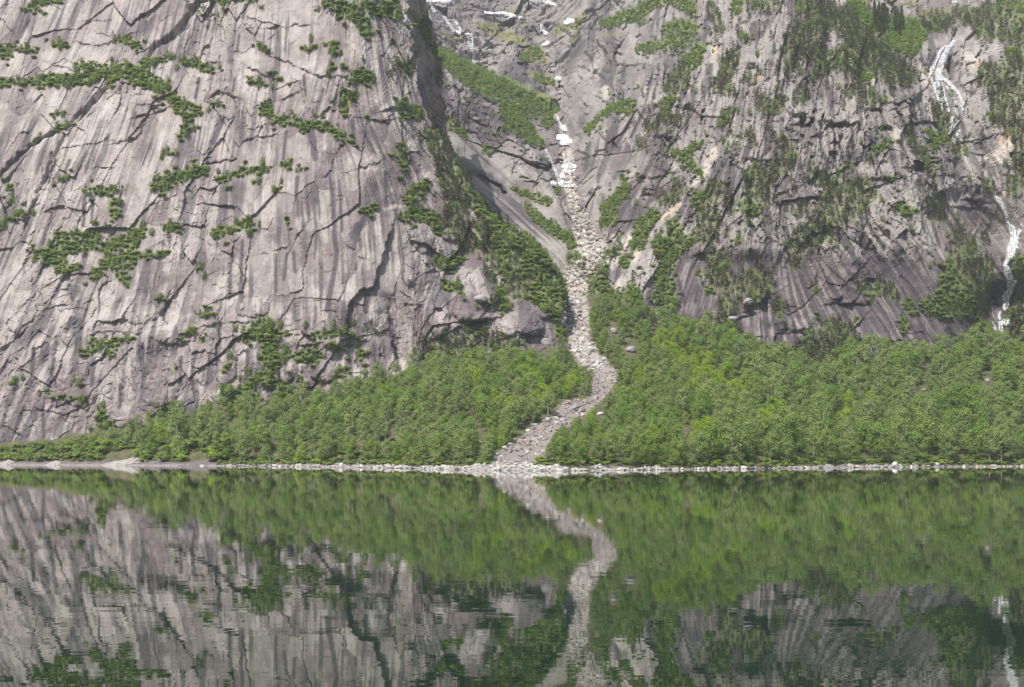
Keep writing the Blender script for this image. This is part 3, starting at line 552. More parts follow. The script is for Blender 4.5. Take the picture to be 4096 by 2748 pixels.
LP = np.stack([LX, LY+wall, LZ], -1); px, py = proj(LP)
smooth_face = sst(1.25, .75, np.hypot((px-1290)/330, (py-880)/420))
blocky = np.clip(sst(-.35, .3, fbm(px/330, py/330, 130, 2)+.3*sst(1100, 1500, py)+.45*sst(1500, 1750, px)-.1)*(1-.8*smooth_face)+.12, 0, 1)
rel, ed, c, q, tn = rock_relief(px, py, 1.0, blocky, 100, .5, .9, .26, 1.15, .15, 2.0)
lobe_m = np.clip(sst(950, 1300, py)*sst(-.25, .2, fbm(px/200, py/200, 170, 2)+.05)+.9*sst(1500, 1640, px)*sst(850, 1000, py)+.35*sst(-.05, .3, fbm(px/260, py/260, 174, 2)), 0, 1)*(1-.8*smooth_face)
rel = rel+lobe_m*(4.2*lobes((.6*c+.4*px/6+2*fbm(px/150, py/150, 176, 2))/15, (q+3*fbm(px/150, py/150, 178, 2))/21, 180)+1.5*lobes(c/6.5, q/9, 184))
KNOBS = [(1877, 1241, 68, 52, 7), (1757, 1262, 44, 92, 5), (2120, 1304, 58, 46, 7), (2038, 1306, 36, 46, 5), (2182, 1250, 28, 30, 5), (1797, 1054, 30, 26, 4), (1810, 938, 42, 26, 4.5), (1696, 954, 44, 62, 4), (1522, 1262, 44, 72, 4),
         (1301, 1483, 62, 46, 5), (1462, 1503, 50, 32, 5), (1150, 1500, 34, 34, 4), (1335, 1372, 42, 26, 3.5), (1640, 1090, 34, 60, 3.5), (1240, 1420, 30, 24, 3.5), (1090, 1440, 34, 30, 3.5), (700, 1340, 90, 40, 3.5), (830, 1215, 60, 60, 3), (560, 1240, 90, 60, 3), (1010, 1230, 70, 40, 3), (640, 1560, 80, 70, 4), (330, 1570, 70, 60, 3.5), (480, 1660, 60, 50, 4), (900, 1560, 60, 60, 4), (1960, 1190, 34, 30, 4)]
xw = px+6*noise(px/22, py/22, 191); yw = py+6*noise(px/22, py/22, 192)
for kx_, ky_, ka_, kb_, kA in KNOBS:
    rr = ((xw-kx_)/ka_)**2+((yw-ky_)/kb_)**2
    rel = rel+kA*.8*np.sqrt(np.clip(1-rr, 0, 1))*(1+.25*(yw-ky_)/kb_)
rel2 = (fbm(LX/4.5, LZ/6, 140, 4))*.5*blocky
face = sst(10, -2, over)
disp = (rel+rel2+samp(step, px, py))*(.3+.7*face)
inv = samp(crack, px, py)
masks = rock_masks(px, py, c, q, ed, 200, 'L')
tone = np.clip(.24+tn*1.15+sst(1250, 1700, py)*.5+.34*sst(950, 1250, px)*sst(250, 600, py)+.5*fbm(px/150, py/170, 150, 3)+.2*sst(1700, 2000, px), 0, 1)
wv = voro(LP[..., 1]/16+LZ/60, LZ/24-LP[..., 1]/70, 165); wv2 = voro(LP[..., 1]/6, LZ/11, 168)
wallx = (1-face)*(3.0*fbm(LP[..., 1]/14, LZ/30, 160, 4)+4.0*(r01(wv[4], wv[5], 171)-.5)+2.5*wv[2]*(r01(wv[4], wv[5], 172)-.5)+1.5*(r01(wv2[4], wv2[5], 173)-.5))
keepL = (px > -620) & (px < 4500) & (py > -160) & (wall < 205)
finish('mountain_left', LX, LP[..., 1], LZ, disp, keepL, masks, np.maximum(ed*.6, inv)*face, M_LEFT, tone, 'pale streaked granite mountain wall rising from the lake on the left', extra=wallx)

RP = np.stack([RX, RY, RZ], -1); px, py = proj(RP)
slab = np.maximum(sst(40, -30, np.abs((px-2000)-(py-830)*1.15)-190)*sst(2330, 2250, px), sst(990, 1090, py)*sst(2660, 2740, px)*.92)
slab = np.maximum(slab, sst(90, 30, np.hypot((px-3880)/1.3, py-900)-80)*.7); slab = np.maximum(slab, sst(60, 0, np.hypot((px-2520), (py-760)/1.4)-90)*.6)
slab = np.clip(slab, 0, 1)
blocky = np.clip(.75+.7*fbm(px/240, py/240, 330, 2)+.4*sst(1200, 1450, RY), .2, 1)*(1-.8*slab)
rel, ed, c, q, tn = rock_relief(px, py, 1.35, blocky, 300, 1.25*(1-.85*slab), .9+1.3*slab, .8, 1.3, .5, 7.5*(1-.75*slab))
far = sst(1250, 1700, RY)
bands = RZ/24+1.2*fbm(RX/70, RZ/60, 347, 3); fb = bands-np.floor(bands)
fsc = np.clip(RY/960, 1, 2.6)**1.8
disp = rel*(1-.5*slab)*fsc+(1-.75*slab)*(1.4*fbm(RX/5, RZ/8, 340, 4)+14*far*fbm(RX/26, RZ/14, 345, 5)+far*9*(sst(.6, 1, fb)-fb))+samp(step, px, py)*(1+.5*far)
chm = sst(-20, 10, samp(chan, px, py)); disp = disp*(1-.7*chm)-2.5*chm-11*sst(-80, 0, samp(chan, px, py))*sst(980, 850, py)+1.2*chm*fbm(RX/3, RZ/2, 350, 3)
masks = rock_masks(px, py, c, q, ed, 400, 'R')
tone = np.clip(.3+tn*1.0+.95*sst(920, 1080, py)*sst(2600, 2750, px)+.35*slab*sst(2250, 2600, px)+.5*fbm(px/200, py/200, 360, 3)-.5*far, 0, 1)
keepR = (px > 1350) & (px < 4700) & (py > -150) & (py < 1700) & (RY < 3200)
keepR &= (RZ > fan_z(RX, RY)-14)
keepR &= ~((px < 1620-8) & (RY < 1400))
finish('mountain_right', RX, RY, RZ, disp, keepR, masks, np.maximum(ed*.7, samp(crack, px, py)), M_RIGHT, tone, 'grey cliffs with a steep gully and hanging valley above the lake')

# fan of wooded scree between the cliffs and the water
m_fan, nt, b = mat('scree_and_grass')
tc = nt.nodes.new('ShaderNodeTexCoord').outputs['Object']
chn, bea, slb = sepattr(nt, 'zones')
n2 = noise_n(nt, .3, 6, tc, .65); n3 = noise_n(nt, 1.5, 4, tc, .7)
g = mixc(nt, ramp(nt, n2, [(.38, (0, 0, 0)), (.62, (1, 1, 1))]), (.06, .085, .028), (.15, .125, .075))
ston = mixc(nt, ramp(nt, n3, [(.3, (0, 0, 0)), (.7, (1, 1, 1))]), (.17, .142, .13), (.36, .315, .29))
bstn = mixc(nt, ramp(nt, n3, [(.35, (0, 0, 0)), (.7, (1, 1, 1))]), (.16, .145, .135), (.46, .43, .40))
slc = mixc(nt, ramp(nt, n2, [(.35, (0, 0, 0)), (.65, (1, 1, 1))]), (.12, .10, .105), (.22, .19, .185))
zc = nt.nodes.new('ShaderNodeSeparateXYZ'); nt.links.new(tc, zc.inputs[0]); hi = nt.nodes.new('ShaderNodeMapRange'); hi.inputs[1].default_value = 45; hi.inputs[2].default_value = 75; nt.links.new(zc.outputs[2], hi.inputs[0])
ston = mixc(nt, hi.outputs[0], ston, mixc(nt, ramp(nt, n3, [(.3, (0, 0, 0)), (.7, (1, 1, 1))]), (.24, .21, .19), (.45, .41, .375)))
col = mixc(nt, chn, g, ston); col = mixc(nt, slb, col, slc); col = mixc(nt, bea, col, bstn)
nt.links.new(col, b.inputs['Base Color']); b.inputs['Roughness'].default_value = .85; b.inputs['Specular IOR Level'].default_value = .2
bp = nt.nodes.new('ShaderNodeBump'); bp.inputs['Strength'].default_value = .7; bp.inputs['Distance'].default_value = .6
nt.links.new(n3, bp.inputs['Height']); nt.links.new(bp.outputs[0], b.inputs['Normal'])
left_sl = sst(900, 840, fpx); bwn = np.clip(1+1.5*noise(gX/13, 0*gX+.4, 48)+.6*noise(gX/4, 0*gX+.9, 49), .15, 2.2)
bz = np.maximum(sst(1.15, .75, (ds+1.2*noise(gX/5, gY/5, 44))/(np.interp(fpx, BWX, BWY)*bwn))*(1-left_sl), sst(2.6, 1.6, ds)*left_sl)
slz = left_sl*sst(12, 7, ds+6*noise(gX/9, gY/7, 46)+3*noise(gX/3, gY/3, 47))
me = quads('shore_ground', FP.reshape(-1, 3), grid_faces(*gX.shape, (fpx > -500) & (fpx < 4600)), [m_fan], smooth=True)
attr(me, 'zones', np.stack([sst(-4, 4, fch), bz, slz], -1).reshape(-1, 3))
tag(link('terrain', me), 'wooded scree slope running down to the stony lake shore', 'slope', kind='structure')

# lake
m_w, nt, b = mat('lake_water')
b.inputs['Base Color'].default_value = (.006, .022, .011, 1); b.inputs['Roughness'].default_value = .0; b.inputs['IOR'].default_value = 1.333
tc = nt.nodes.new('ShaderNodeTexCoord').outputs['Object']
def mapv(sc):
    mp = nt.nodes.new('ShaderNodeMapping'); mp.inputs['Scale'].default_value = sc; nt.links.new(tc, mp.inputs['Vector']); return mp.outputs[0]
w1 = noise_n(nt, 1.0, 2, mapv((.35, .8, 1)), .5); w2 = noise_n(nt, 1.0, 2, mapv((.06, .16, 1)), .5)
ww = mth(nt, 'ADD', mth(nt, 'MULTIPLY', w1, .0024), mth(nt, 'MULTIPLY', w2, .0055))
bp = nt.nodes.new('ShaderNodeBump'); bp.inputs['Strength'].default_value = 1.0; bp.inputs['Distance'].default_value = 1.0
nt.links.new(ww, bp.inputs['Height']); nt.links.new(bp.outputs[0], b.inputs['Normal'])
me = quads('lake', [(-1500, -300, 0), (1500, -300, 0), (1500, 1100, 0), (-1500, 1100, 0)], [(0, 1, 2, 3)], [m_w])
tag(link('lake', me), 'calm dark green lake mirroring the cliffs and woods', 'lake', kind='structure')

# ------------------------------------------------------------------ plants
def leaf_material(name, cols, trans=.3):
    m = bpy.data.materials.new(name); m.use_nodes = True; nt = m.node_tree
    nt.nodes.remove(nt.nodes['Principled BSDF']); out = nt.nodes['Material Output']
    oi = nt.nodes.new('ShaderNodeObjectInfo')
    n = len(cols); base = ramp(nt, oi.outputs['Random'], [(i/(n-1), c) for i, c in enumerate(cols)])
    at = nt.nodes.new('ShaderNodeAttribute'); at.attribute_name = 'tint'
    v = ramp(nt, at.outputs['Fac'], [(0, (.80, .82, .80)), (.5, (1.06, 1.05, 1.0)), (1, (1.30, 1.25, 1.1))])
    col = mixc(nt, 1.0, base, v, 'MULTIPLY')
    d = nt.nodes.new('ShaderNodeBsdfDiffuse'); t = nt.nodes.new('ShaderNodeBsdfTranslucent'); mx = nt.nodes.new('ShaderNodeMixShader')
    nt.links.new(col, d.inputs[0]); nt.links.new(mixc(nt, 1.0, col, (1.15, 1.2, .6), 'MULTIPLY'), t.inputs[0])
    mx.inputs[0].default_value = trans; nt.links.new(d.outputs[0], mx.inputs[1]); nt.links.new(t.outputs[0], mx.inputs[2]); nt.links.new(mx.outputs[0], out.inputs[0])
    return m
def bark_material(name, a, bcol, scale=2.5):
    m, nt, b = mat(name); tc = nt.nodes.new('ShaderNodeTexCoord').outputs['Object']
    col = mixc(nt, ramp(nt, noise_n(nt, scale, 4, tc), [(.4, (0, 0, 0)), (.6, (1, 1, 1))]), a, bcol)
    nt.links.new(col, b.inputs['Base Color']); b.inputs['Roughness'].default_value = .85
    return m
L_BIRCH = leaf_material('birch_leaves', [(.170, .235, .090), (.228, .295, .118), (.196, .268, .096), (.255, .312, .132), (.158, .228, .092)], .36)
L_ALDER = leaf_material('alder_leaves', [(.142, .226, .060), (.190, .275, .074), (.163, .248, .066), (.212, .290, .085)], .36)
L_HAZEL = leaf_material('bright_leaves', [(.225, .335, .052), (.280, .380, .060), (.212, .318, .055)], .4)
L_PINE = leaf_material('pine_needles', [(.070, .088, .045), (.092, .104, .054), (.106, .108, .064), (.078, .096, .049)], .2)
L_SPRUCE = leaf_material('spruce_needles', [(.050, .068, .026), (.066, .080, .030)], .1)
L_SHRUB = leaf_material('shrub_leaves', [(.175, .255, .072), (.230, .305, .085), (.200, .280, .078), (.250, .310, .098)], .38)
B_BIRCH = bark_material('birch_bark', (.16, .14, .125), (.52, .49, .45)); B_PINE = bark_material('pine_bark', (.10, .075, .06), (.23, .15, .10))
B_DARK = bark_material('shrub_stems', (.07, .06, .05), (.14, .12, .10)); B_GREY = bark_material('bleached_wood', (.33, .31, .29), (.52, .49, .46)); B_RUST = bark_material('dead_pine_wood', (.24, .12, .06), (.36, .21, .12))

def tube(pts, rad, n=5):
    pts = np.asarray(pts, float); V = []; Q = []
    for i, p in enumerate(pts):
        t = pts[min(i+1, len(pts)-1)]-pts[max(i-1, 0)]; t = t/(np.linalg.norm(t)+1e-9)
        a = np.cross(t, (0.3, 0.9, 0.1)); a /= np.linalg.norm(a)+1e-9; b2 = np.cross(t, a)
        for k in range(n):
            th = 2*np.pi*k/n; V.append(p+rad[i]*(a*np.cos(th)+b2*np.sin(th)))
    for i in range(len(pts)-1):
        for k in range(n): Q.append((i*n+k, i*n+(k+1) % n, (i+1)*n+(k+1) % n, (i+1)*n+k))
    return np.array(V), np.array(Q)
def merge(parts):
    V = []; Q = []; o = 0
    for v, q in parts:
        V.append(v); Q.append(q+o); o += len(v)
    return np.concatenate(V), np.concatenate(Q)
def leaves(centers, radii, n, size, rg, flat=1.0, crown_c=None, drop=0.0):
    """leaf sprays on the shells of clumps, facing outward with scatter"""
    k = rg.integers(0, len(centers), n); C = centers[k]; R = radii[k][:, None]
    d = rg.normal(size=(n, 3)); d /= np.linalg.norm(d, axis=1, keepdims=True)
    d[:, 2] = np.where(d[:, 2] < -.35, -d[:, 2], d[:, 2])
    P = C+d*R*np.array([1, 1, flat])*(.55+.5*rg.random((n, 1)))
    P[:, 2] -= drop*rg.random(n)
    nm = d+rg.normal(size=(n, 3))*.38+np.array([0, 0, .3])
    nm /= np.linalg.norm(nm, axis=1, keepdims=True)
    a = np.cross(nm, rg.normal(size=(n, 3))); a /= np.linalg.norm(a, axis=1, keepdims=True)+1e-9; b2 = np.cross(nm, a)
    s = (size*(.6+.8*rg.random((n, 1))))/2; s2 = s*(.55+.4*rg.random((n, 1)))
    V = np.stack([P-a*s-b2*s2*.6, P+a*s*.2-b2*s2, P+a*s+b2*s2*.5, P-a*s*.3+b2*s2], 1).reshape(-1, 3)
    Q = np.arange(4*n).reshape(n, 4)
    cc = centers.mean(0)-np.array([0, 0, .35*np.ptp(centers[:, 2])+.2]); oc = P-cc; oc /= np.linalg.norm(oc, axis=1, keepdims=True)+1e-9
    sn = .55*d+.8*oc+rg.normal(size=(n, 3))*.07+np.array([0, 0, .15]); sn /= np.linalg.norm(sn, axis=1, keepdims=True)
    flip = (nm*sn).sum(1) < 0; V = V.reshape(n, 4, 3); V[flip] = V[flip][:, ::-1]; V = V.reshape(-1, 3)
    global LAST_N; LAST_N = np.repeat(sn, 4, axis=0)
    ct = rg.random(len(centers)); tint = np.clip(.3+.35*ct[k]+.2*rg.random(n), 0, 1)
    return V, Q, np.repeat(tint, 4), LAST_N
def broadleaf(seed, H, W, low=.22, n=620, nc=17, size=.55, drop=0.3, multi=False, bare=False):
    rg = np.random.default_rng(seed)
    lean = rg.normal(size=2)*.04*H
    tp = [np.array([lean[0]*t*t, lean[1]*t*t, H*t*.92]) for t in np.linspace(0, 1, 6)]
    tr = [tube(tp, [max(.02, .018*H*(1-t)**.8+.02) for t in np.linspace(0, 1, 6)], 5)]
    cen = []; rad = []
    for i in range(nc):
        t = (i+.5)/nc; z = H*(low+(1-low)*t*.93)
        prof = math.sin(math.pi*(.22+.70*t))**.6
        th = i*2.4+rg.normal()*.5; r = W*.5*prof*(.35+.45*rg.random())
        base = np.array([lean[0]*(z/H)**2, lean[1]*(z/H)**2, 0])
        cpt = base+np.array([r*math.cos(th), r*math.sin(th), z]); cen.append(cpt); rad.append(W*(.17+.09*rg.random())*(.7+.45*prof))
        if i % 2 == 0 and r > .12*W:
            j = np.array([base[0]*.6, base[1]*.6, z*.72]); tr.append(tube([j, .5*(j+cpt)+np.array([0, 0, .06*H*.5]), cpt], [.010*H, .007*H, .003*H], 4))
    V, Q, t, nn = leaves(np.array(cen), np.array(rad), n, size, rg, .8, drop=drop)
    return merge(tr), (V, Q, t, nn)
def pine(seed, H, W, n=420, low=.35, size=.5):
    rg = np.random.default_rng(seed); lean = rg.normal(size=2)*.03*H
    tp = [np.array([lean[0]*t*t, lean[1]*t*t, H*t*.97]) for t in np.linspace(0, 1, 6)]
    tr = [tube(tp, [.02*H*(1-t)+.03 for t in np.linspace(0, 1, 6)], 5)]
    cen = []; rad = []; nc = 15
    for i in range(nc):
        t = (i+.3)/nc; z = H*(low+(1-low)*t); prof = (1-t)**.55*(.55+.6*rg.random())+.12
        th = i*2.4+rg.normal()*.4; r = W*.5*prof*(.45+.5*rg.random())
        cpt = np.array([r*math.cos(th), r*math.sin(th), z]); cen.append(cpt); rad.append(W*(.13+.11*rg.random())*(.6+.5*prof))
        if i % 2 == 0:
            j = np.array([0, 0, z-.03*H]); tr.append(tube([j, .5*(j+cpt), cpt], [.008*H, .006*H, .003*H], 4))
    V, Q, t, nn = leaves(np.array(cen), np.array(rad), n, size, rg, .5)
    return merge(tr), (V, Q, t, nn)
def spruce(seed, H, W, n=420):
    rg = np.random.default_rng(seed)
    tr = tube([(0, 0, 0), (0, 0, H*.5), (0, 0, H*.97)], [.016*H, .010*H, .02], 5)
    cen = []; rad = []
    for i in range(34):
        t = (i+.5)/34; z = H*(.08+.9*t); th = i*2.4; r = W*.5*(1-t)*(.75+.3*rg.random())*.75
        cen.append((r*math.cos(th), r*math.sin(th), z)); rad.append(W*.5*(.14+.30*(1-t)))
    V, Q, t, nn = leaves(np.array(cen), np.array(rad), n, .45, rg, .45, drop=.35)
    return tr, (V, Q, t, nn)
def shrub(seed, H, W, n=420, size=.4):
    rg = np.random.default_rng(seed); cen = []; rad = []; tr = []
    for i in range(9):
        th = i*2.4; r = W*.5*(.1+.6*rg.random()); z = H*(.28+.5*rg.random()*(1-.5*r/(W*.5)))
        cpt = np.array([r*math.cos(th), r*math.sin(th), z]); cen.append(cpt); rad.append(W*(.17+.10*rg.random()))
        if i < 5: tr.append(tube([(0.1*math.cos(th), .1*math.sin(th), -.2), .5*cpt, cpt], [.07, .05, .02], 4))
    V, Q, t, nn = leaves(np.array(cen), np.array(rad), n, size, rg, .8)
    return merge(tr), (V, Q, t, nn)

PROTO = {}
stuff_col = bpy.data.collections.new('plant_sources')
def proto(key, built, leafm, barkm):
    (tv, tq), (lv, lq, tint, nn) = built
    mt = quads(key+'_trunk', tv, tq, [barkm], smooth=True)
    mc = quads(key+'_crown', lv, lq, [leafm], smooth=True); attr(mc, 'tint', tint); mc.normals_split_custom_set_from_vertices(nn.tolist())
    V = np.concatenate([tv, lv]); Q = np.concatenate([tq, lq+len(tv)])
    mj = quads(key+'_whole', V, Q, [barkm, leafm], mi=[0]*len(tq)+[1]*len(lq), smooth=True); mj.normals_split_custom_set_from_vertices(np.concatenate([np.zeros((len(tv), 3)), nn]).tolist()); attr(mj, 'tint', np.concatenate([np.full(len(tv), .5), tint]))
    src = bpy.data.objects.new('source_%02d' % len(PROTO), mj); stuff_col.objects.link(src)
    PROTO[key] = (len(PROTO), mt, mc)
for i in range(5): proto('birch%d' % i, broadleaf(10+i, 10, 6.2+.5*(i % 3), .12, 2100, 15, .36, .4), L_BIRCH, B_BIRCH)
for i in range(3): proto('alder%d' % i, broadleaf(20+i, 10, 7.2, .08, 2100, 15, .37, .2), L_ALDER, B_DARK)
for i in range(2): proto('hazel%d' % i, broadleaf(30+i, 10, 8.2, .06, 2000, 14, .38, .2), L_HAZEL, B_DARK)
for i in range(4): proto('pine%d' % i, pine(40+i, 10, 4.8, 900, .2+.08*(i % 3), .36), L_PINE, B_PINE)
proto('spruce0', spruce(50, 10, 3.6), L_SPRUCE, B_PINE); proto('spruce1', spruce(51, 10, 4.2), L_SPRUCE, B_PINE)
for i in range(3): proto('shrub%d' % i, shrub(60+i, 3, 4.2), L_SHRUB, B_DARK)
for i in range(2): proto('shrubb%d' % i, shrub(70+i, 3, 4.0), L_BIRCH, B_DARK)
proto('shrubh0', shrub(80, 3, 4.0), L_HAZEL, B_DARK)
proto('tall0', broadleaf(90, 10, 6.0, .42, 1500, 15, .36, .6), L_BIRCH, B_BIRCH); proto('tall1', broadleaf(91, 10, 5.2, .45, 1400, 14, .36, .6), L_BIRCH, B_BIRCH)

plants = []   # (species, key, x, y, z, height scale, rotation, tilt, zone)
def dart(P, R, want=None, order=None):
    """keep points no closer than their own spacing"""
    cell = float(np.max(R)); grid = {}; keep = []
    idx = np.arange(len(P)) if order is None else order
    for i in idx:
        p = P[i]; k = (int(p[0]//cell), int(p[1]//cell), int(p[2]//cell)); ok = True
        for a in (-1, 0, 1):
            for b_ in (-1, 0, 1):
                for c_ in (-1, 0, 1):
                    for j in grid.get((k[0]+a, k[1]+b_, k[2]+c_), ()):
                        d = P[j]-p
                        if d[0]*d[0]+d[1]*d[1]+d[2]*d[2] < (.5*(R[i]+R[j]))**2: ok = False; break
                    if not ok: break
                if not ok: break
            if not ok: break
        if ok:
            grid.setdefault(k, []).append(i); keep.append(i)
            if want and len(keep) >= want: break
    return keep
BRIGHT = strokes('''
7 y: 960,720,50 1050,800,60 1180,860,70 1280,960,70 1200,1000,60 ; 1480,1040,50 1400,1000,40 ; 160,930,36 230,990,40 ; 400,1000,40 ; 830,940,40 ; 1100,1230,60 1250,1290,60 ; 560,1200,40 ; 900,1330,40 ; 620,1040,30
8 y: 270,1310,44 320,1340,30 ; 60,1260,60 140,1180,50 ; 900,890,30 ; 1540,1220,30 ; 1400,1100,40
6 y: 1480,1130,40 1540,1160,40 ; 1100,1280,30 ; 420,1300,24 ; 300,1400,20
5 y: 480,1330,20 620,1340,20
''')
bright = field(BRIGHT)
BARE = strokes('''
7 b: 690,1420,20 760,1410,24 840,1405,16 ; 1130,1420,14
8 b: 60,1420,34 20,1400,24 ; 540,1440,20 680,1445,24 760,1450,20 ; 850,1440,30 ; 1110,1440,28 ; 1200,1445,20 1400,1450,26 1600,1450,26
5 b: 640,1400,40 720,1390,46 790,1380,46 ; 880,1330,26 ; 1130,1390,40 1230,1400,40 ; 250,1420,16 ; 400,1420,20
''')
bare = field(BARE)
# the wood on the fan
n = 60000
cx_ = rng.uniform(-430, 440, n); cy_ = rng.uniform(545, 1010, n)
dsh = cy_-shore_y(cx_); cz_ = fan_z(cx_, cy_); P = np.stack([cx_, cy_, cz_], -1); px, py = proj(P)
ch = samp(chan, px, py); vp = samp(veg_p, px, py); br = samp(bright, px, py); ba = samp(bare, px, py)
surf_y = np.where(px < 2300, 0, 0)
lim = np.interp(px, [150, 430, 700, 1060, 1300, 1550, 1800, 2000, 2250, 2330, 2430, 2550, 2700, 2900, 3100, 3350, 3600, 3850, 3990, 4150], [1815, 1765, 1665, 1650, 1610, 1530, 1465, 1425, 1400, 1230, 1220, 1270, 1300, 1370, 1430, 1440, 1440, 1405, 1350, 1300])
okm = (px > -150) & (px < 4250) & (dsh > 3.5+np.interp(px, BWX, BWY)) & (ch+9*fbm(px/30, py/30, 97, 2)+4*rng.normal(size=n) < -11) & (py > lim-10) & (ba < 0)
okm &= ~((px < 400) & (rng.random(n) < .5))
bush_l = None
okm &= ~((px < 870) & (dsh < 14+6*fbm(px/60, py/60, 61, 2)))
Hh = np.interp(px, [-100, 420, 700, 1000, 1500, 2100, 2350, 2700, 3000, 3300, 4200], [4, 6.5, 14, 13, 12, 11, 9, 12, 15.5, 16.5, 16.5])*(.55+.7*rng.random(n))*(1+.1*sst(60, 10, dsh))*(1+.45*fbm(px/110, py/70, 99, 2))
Wd = Hh*.6
sp = Hh*.50+.4; spn_f = fbm(px/90, py/60, 88, 3)+.25*rng.normal(size=n); cl_f = fbm(px/140, py/80, 93, 3)
clearf = field(strokes('0 k: 2182,1358,50 ; 2454,1318,16 ; 2524,1392,24 ; 2298,1628,24 ; 2072,1795,16 ; 1990,1814,12 ; 3582,1853,18 ; 3745,1856,18 ; 3950,1520,18 ; 3697,1557,15 ; 2745,1735,11 ; 1923,1767,12 ; 2400,1652,18'))
for fr_ in (0, .2, .5, .8): okm &= samp(clearf, px, py-fr_*Hh*F/cy_) < -.2*Hh*F/cy_
for fr_ in (.4, .85): okm &= samp(chan, px, py-fr_*Hh*F/cy_) < -3+6*rng.normal(size=n)
ii = np.where(okm)[0]
kp = dart(P[ii]*np.array([1, .85, .5]), sp[ii])
for i in ii[kp]:
    u = rng.random(); h = Hh[i]
    if vp[i] > -6 and u < .8: key = 'pine%d' % rng.integers(4); h = h*1.15; spn = 'pine_tree'
    elif br[i]+10*rng.normal() > 0 or (cl_f[i] > .33 and u < .5): key = 'hazel%d' % rng.integers(2); h *= .8; spn = 'birch_tree'
    elif spn_f[i] < (.12 if px[i] > 2900 or px[i] < 1900 else -.05): key = 'birch%d' % rng.integers(5); spn = 'birch_tree'
    elif u < .955: key = 'alder%d' % rng.integers(3); h *= .9; spn = 'birch_tree'
    else: key = 'pine%d' % rng.integers(4); h *= 1.1; spn = 'pine_tree'
    if spn == 'birch_tree' and key.startswith('birch') and rng.random() < (.22 if dsh[i] < 25 else .05): key = 'tall%d' % rng.integers(2)
    plants.append((spn, key, cx_[i], cy_[i], cz_[i]-.15, h/10, rng.uniform(0, 6.28), 0, 'fan', px[i], py[i]))
    # low shrubs along the edges of the wood
n2_ = 9000
ex = rng.uniform(-420, 430, n2_); ey = shore_y(ex)+np.interp(CX+F*ex/700, BWX, BWY)+rng.uniform(-.6, 13, n2_)+np.where(CX+F*ex/790 < 900, rng.uniform(4, 18, n2_), 0); ez = fan_z(ex, ey); qx, qy = proj(np.stack([ex, ey, ez], -1))
ok2 = (samp(chan, qx, qy) < -4) & (samp(bare, qx, qy) < 4) & (rng.random(n2_) < .6)
ok2 &= ~((qx < 420) & (qy < 1800)); ok2 &= ~((qx < 870) & (ey-shore_y(ex) < 9))
j2 = np.where(ok2)[0]; k2 = dart(np.stack([ex, ey, ez], -1)[j2], np.full(len(j2), 3.1))
for i in j2[k2]:
    key = ('shrub0', 'shrub1', 'shrub2', 'shrubb0', 'shrubb1', 'shrubh0')[rng.integers(6)]
    plants.append(('leafy_shrub', key, ex[i], ey[i], ez[i]-.1, .6+.8*rng.random(), rng.uniform(0, 6.28), 0, 'edge', qx[i], qy[i]))
# low bushes on the bank below the pale wall
n3_ = 5000
ex = rng.uniform(-330, -150, n3_); ey = shore_y(ex)+rng.uniform(8, 34, n3_); ez = fan_z(ex, ey); qx, qy = proj(np.stack([ex, ey, ez], -1))
j3 = np.where((qx > -80) & (qx < 880) & (samp(bare, qx, qy) < 2) & (qy > np.interp(qx, [0, 250, 450, 800], [1792, 1775, 1730, 1680])))[0]
for i in j3[dart(np.stack([ex, ey, ez], -1)[j3], np.full(len(j3), 2.5))]:
    key = ('shrub0', 'shrub1', 'shrub2', 'shrubb0', 'shrubb1', 'shrubh0')[rng.integers(6)]
    plants.append(('leafy_shrub', key, ex[i], ey[i], ez[i]-.1, .5+1.7*rng.random()**2*(1+.4*(qx[i] > 250)), rng.uniform(0, 6.28), 0, 'edge', qx[i], qy[i]))
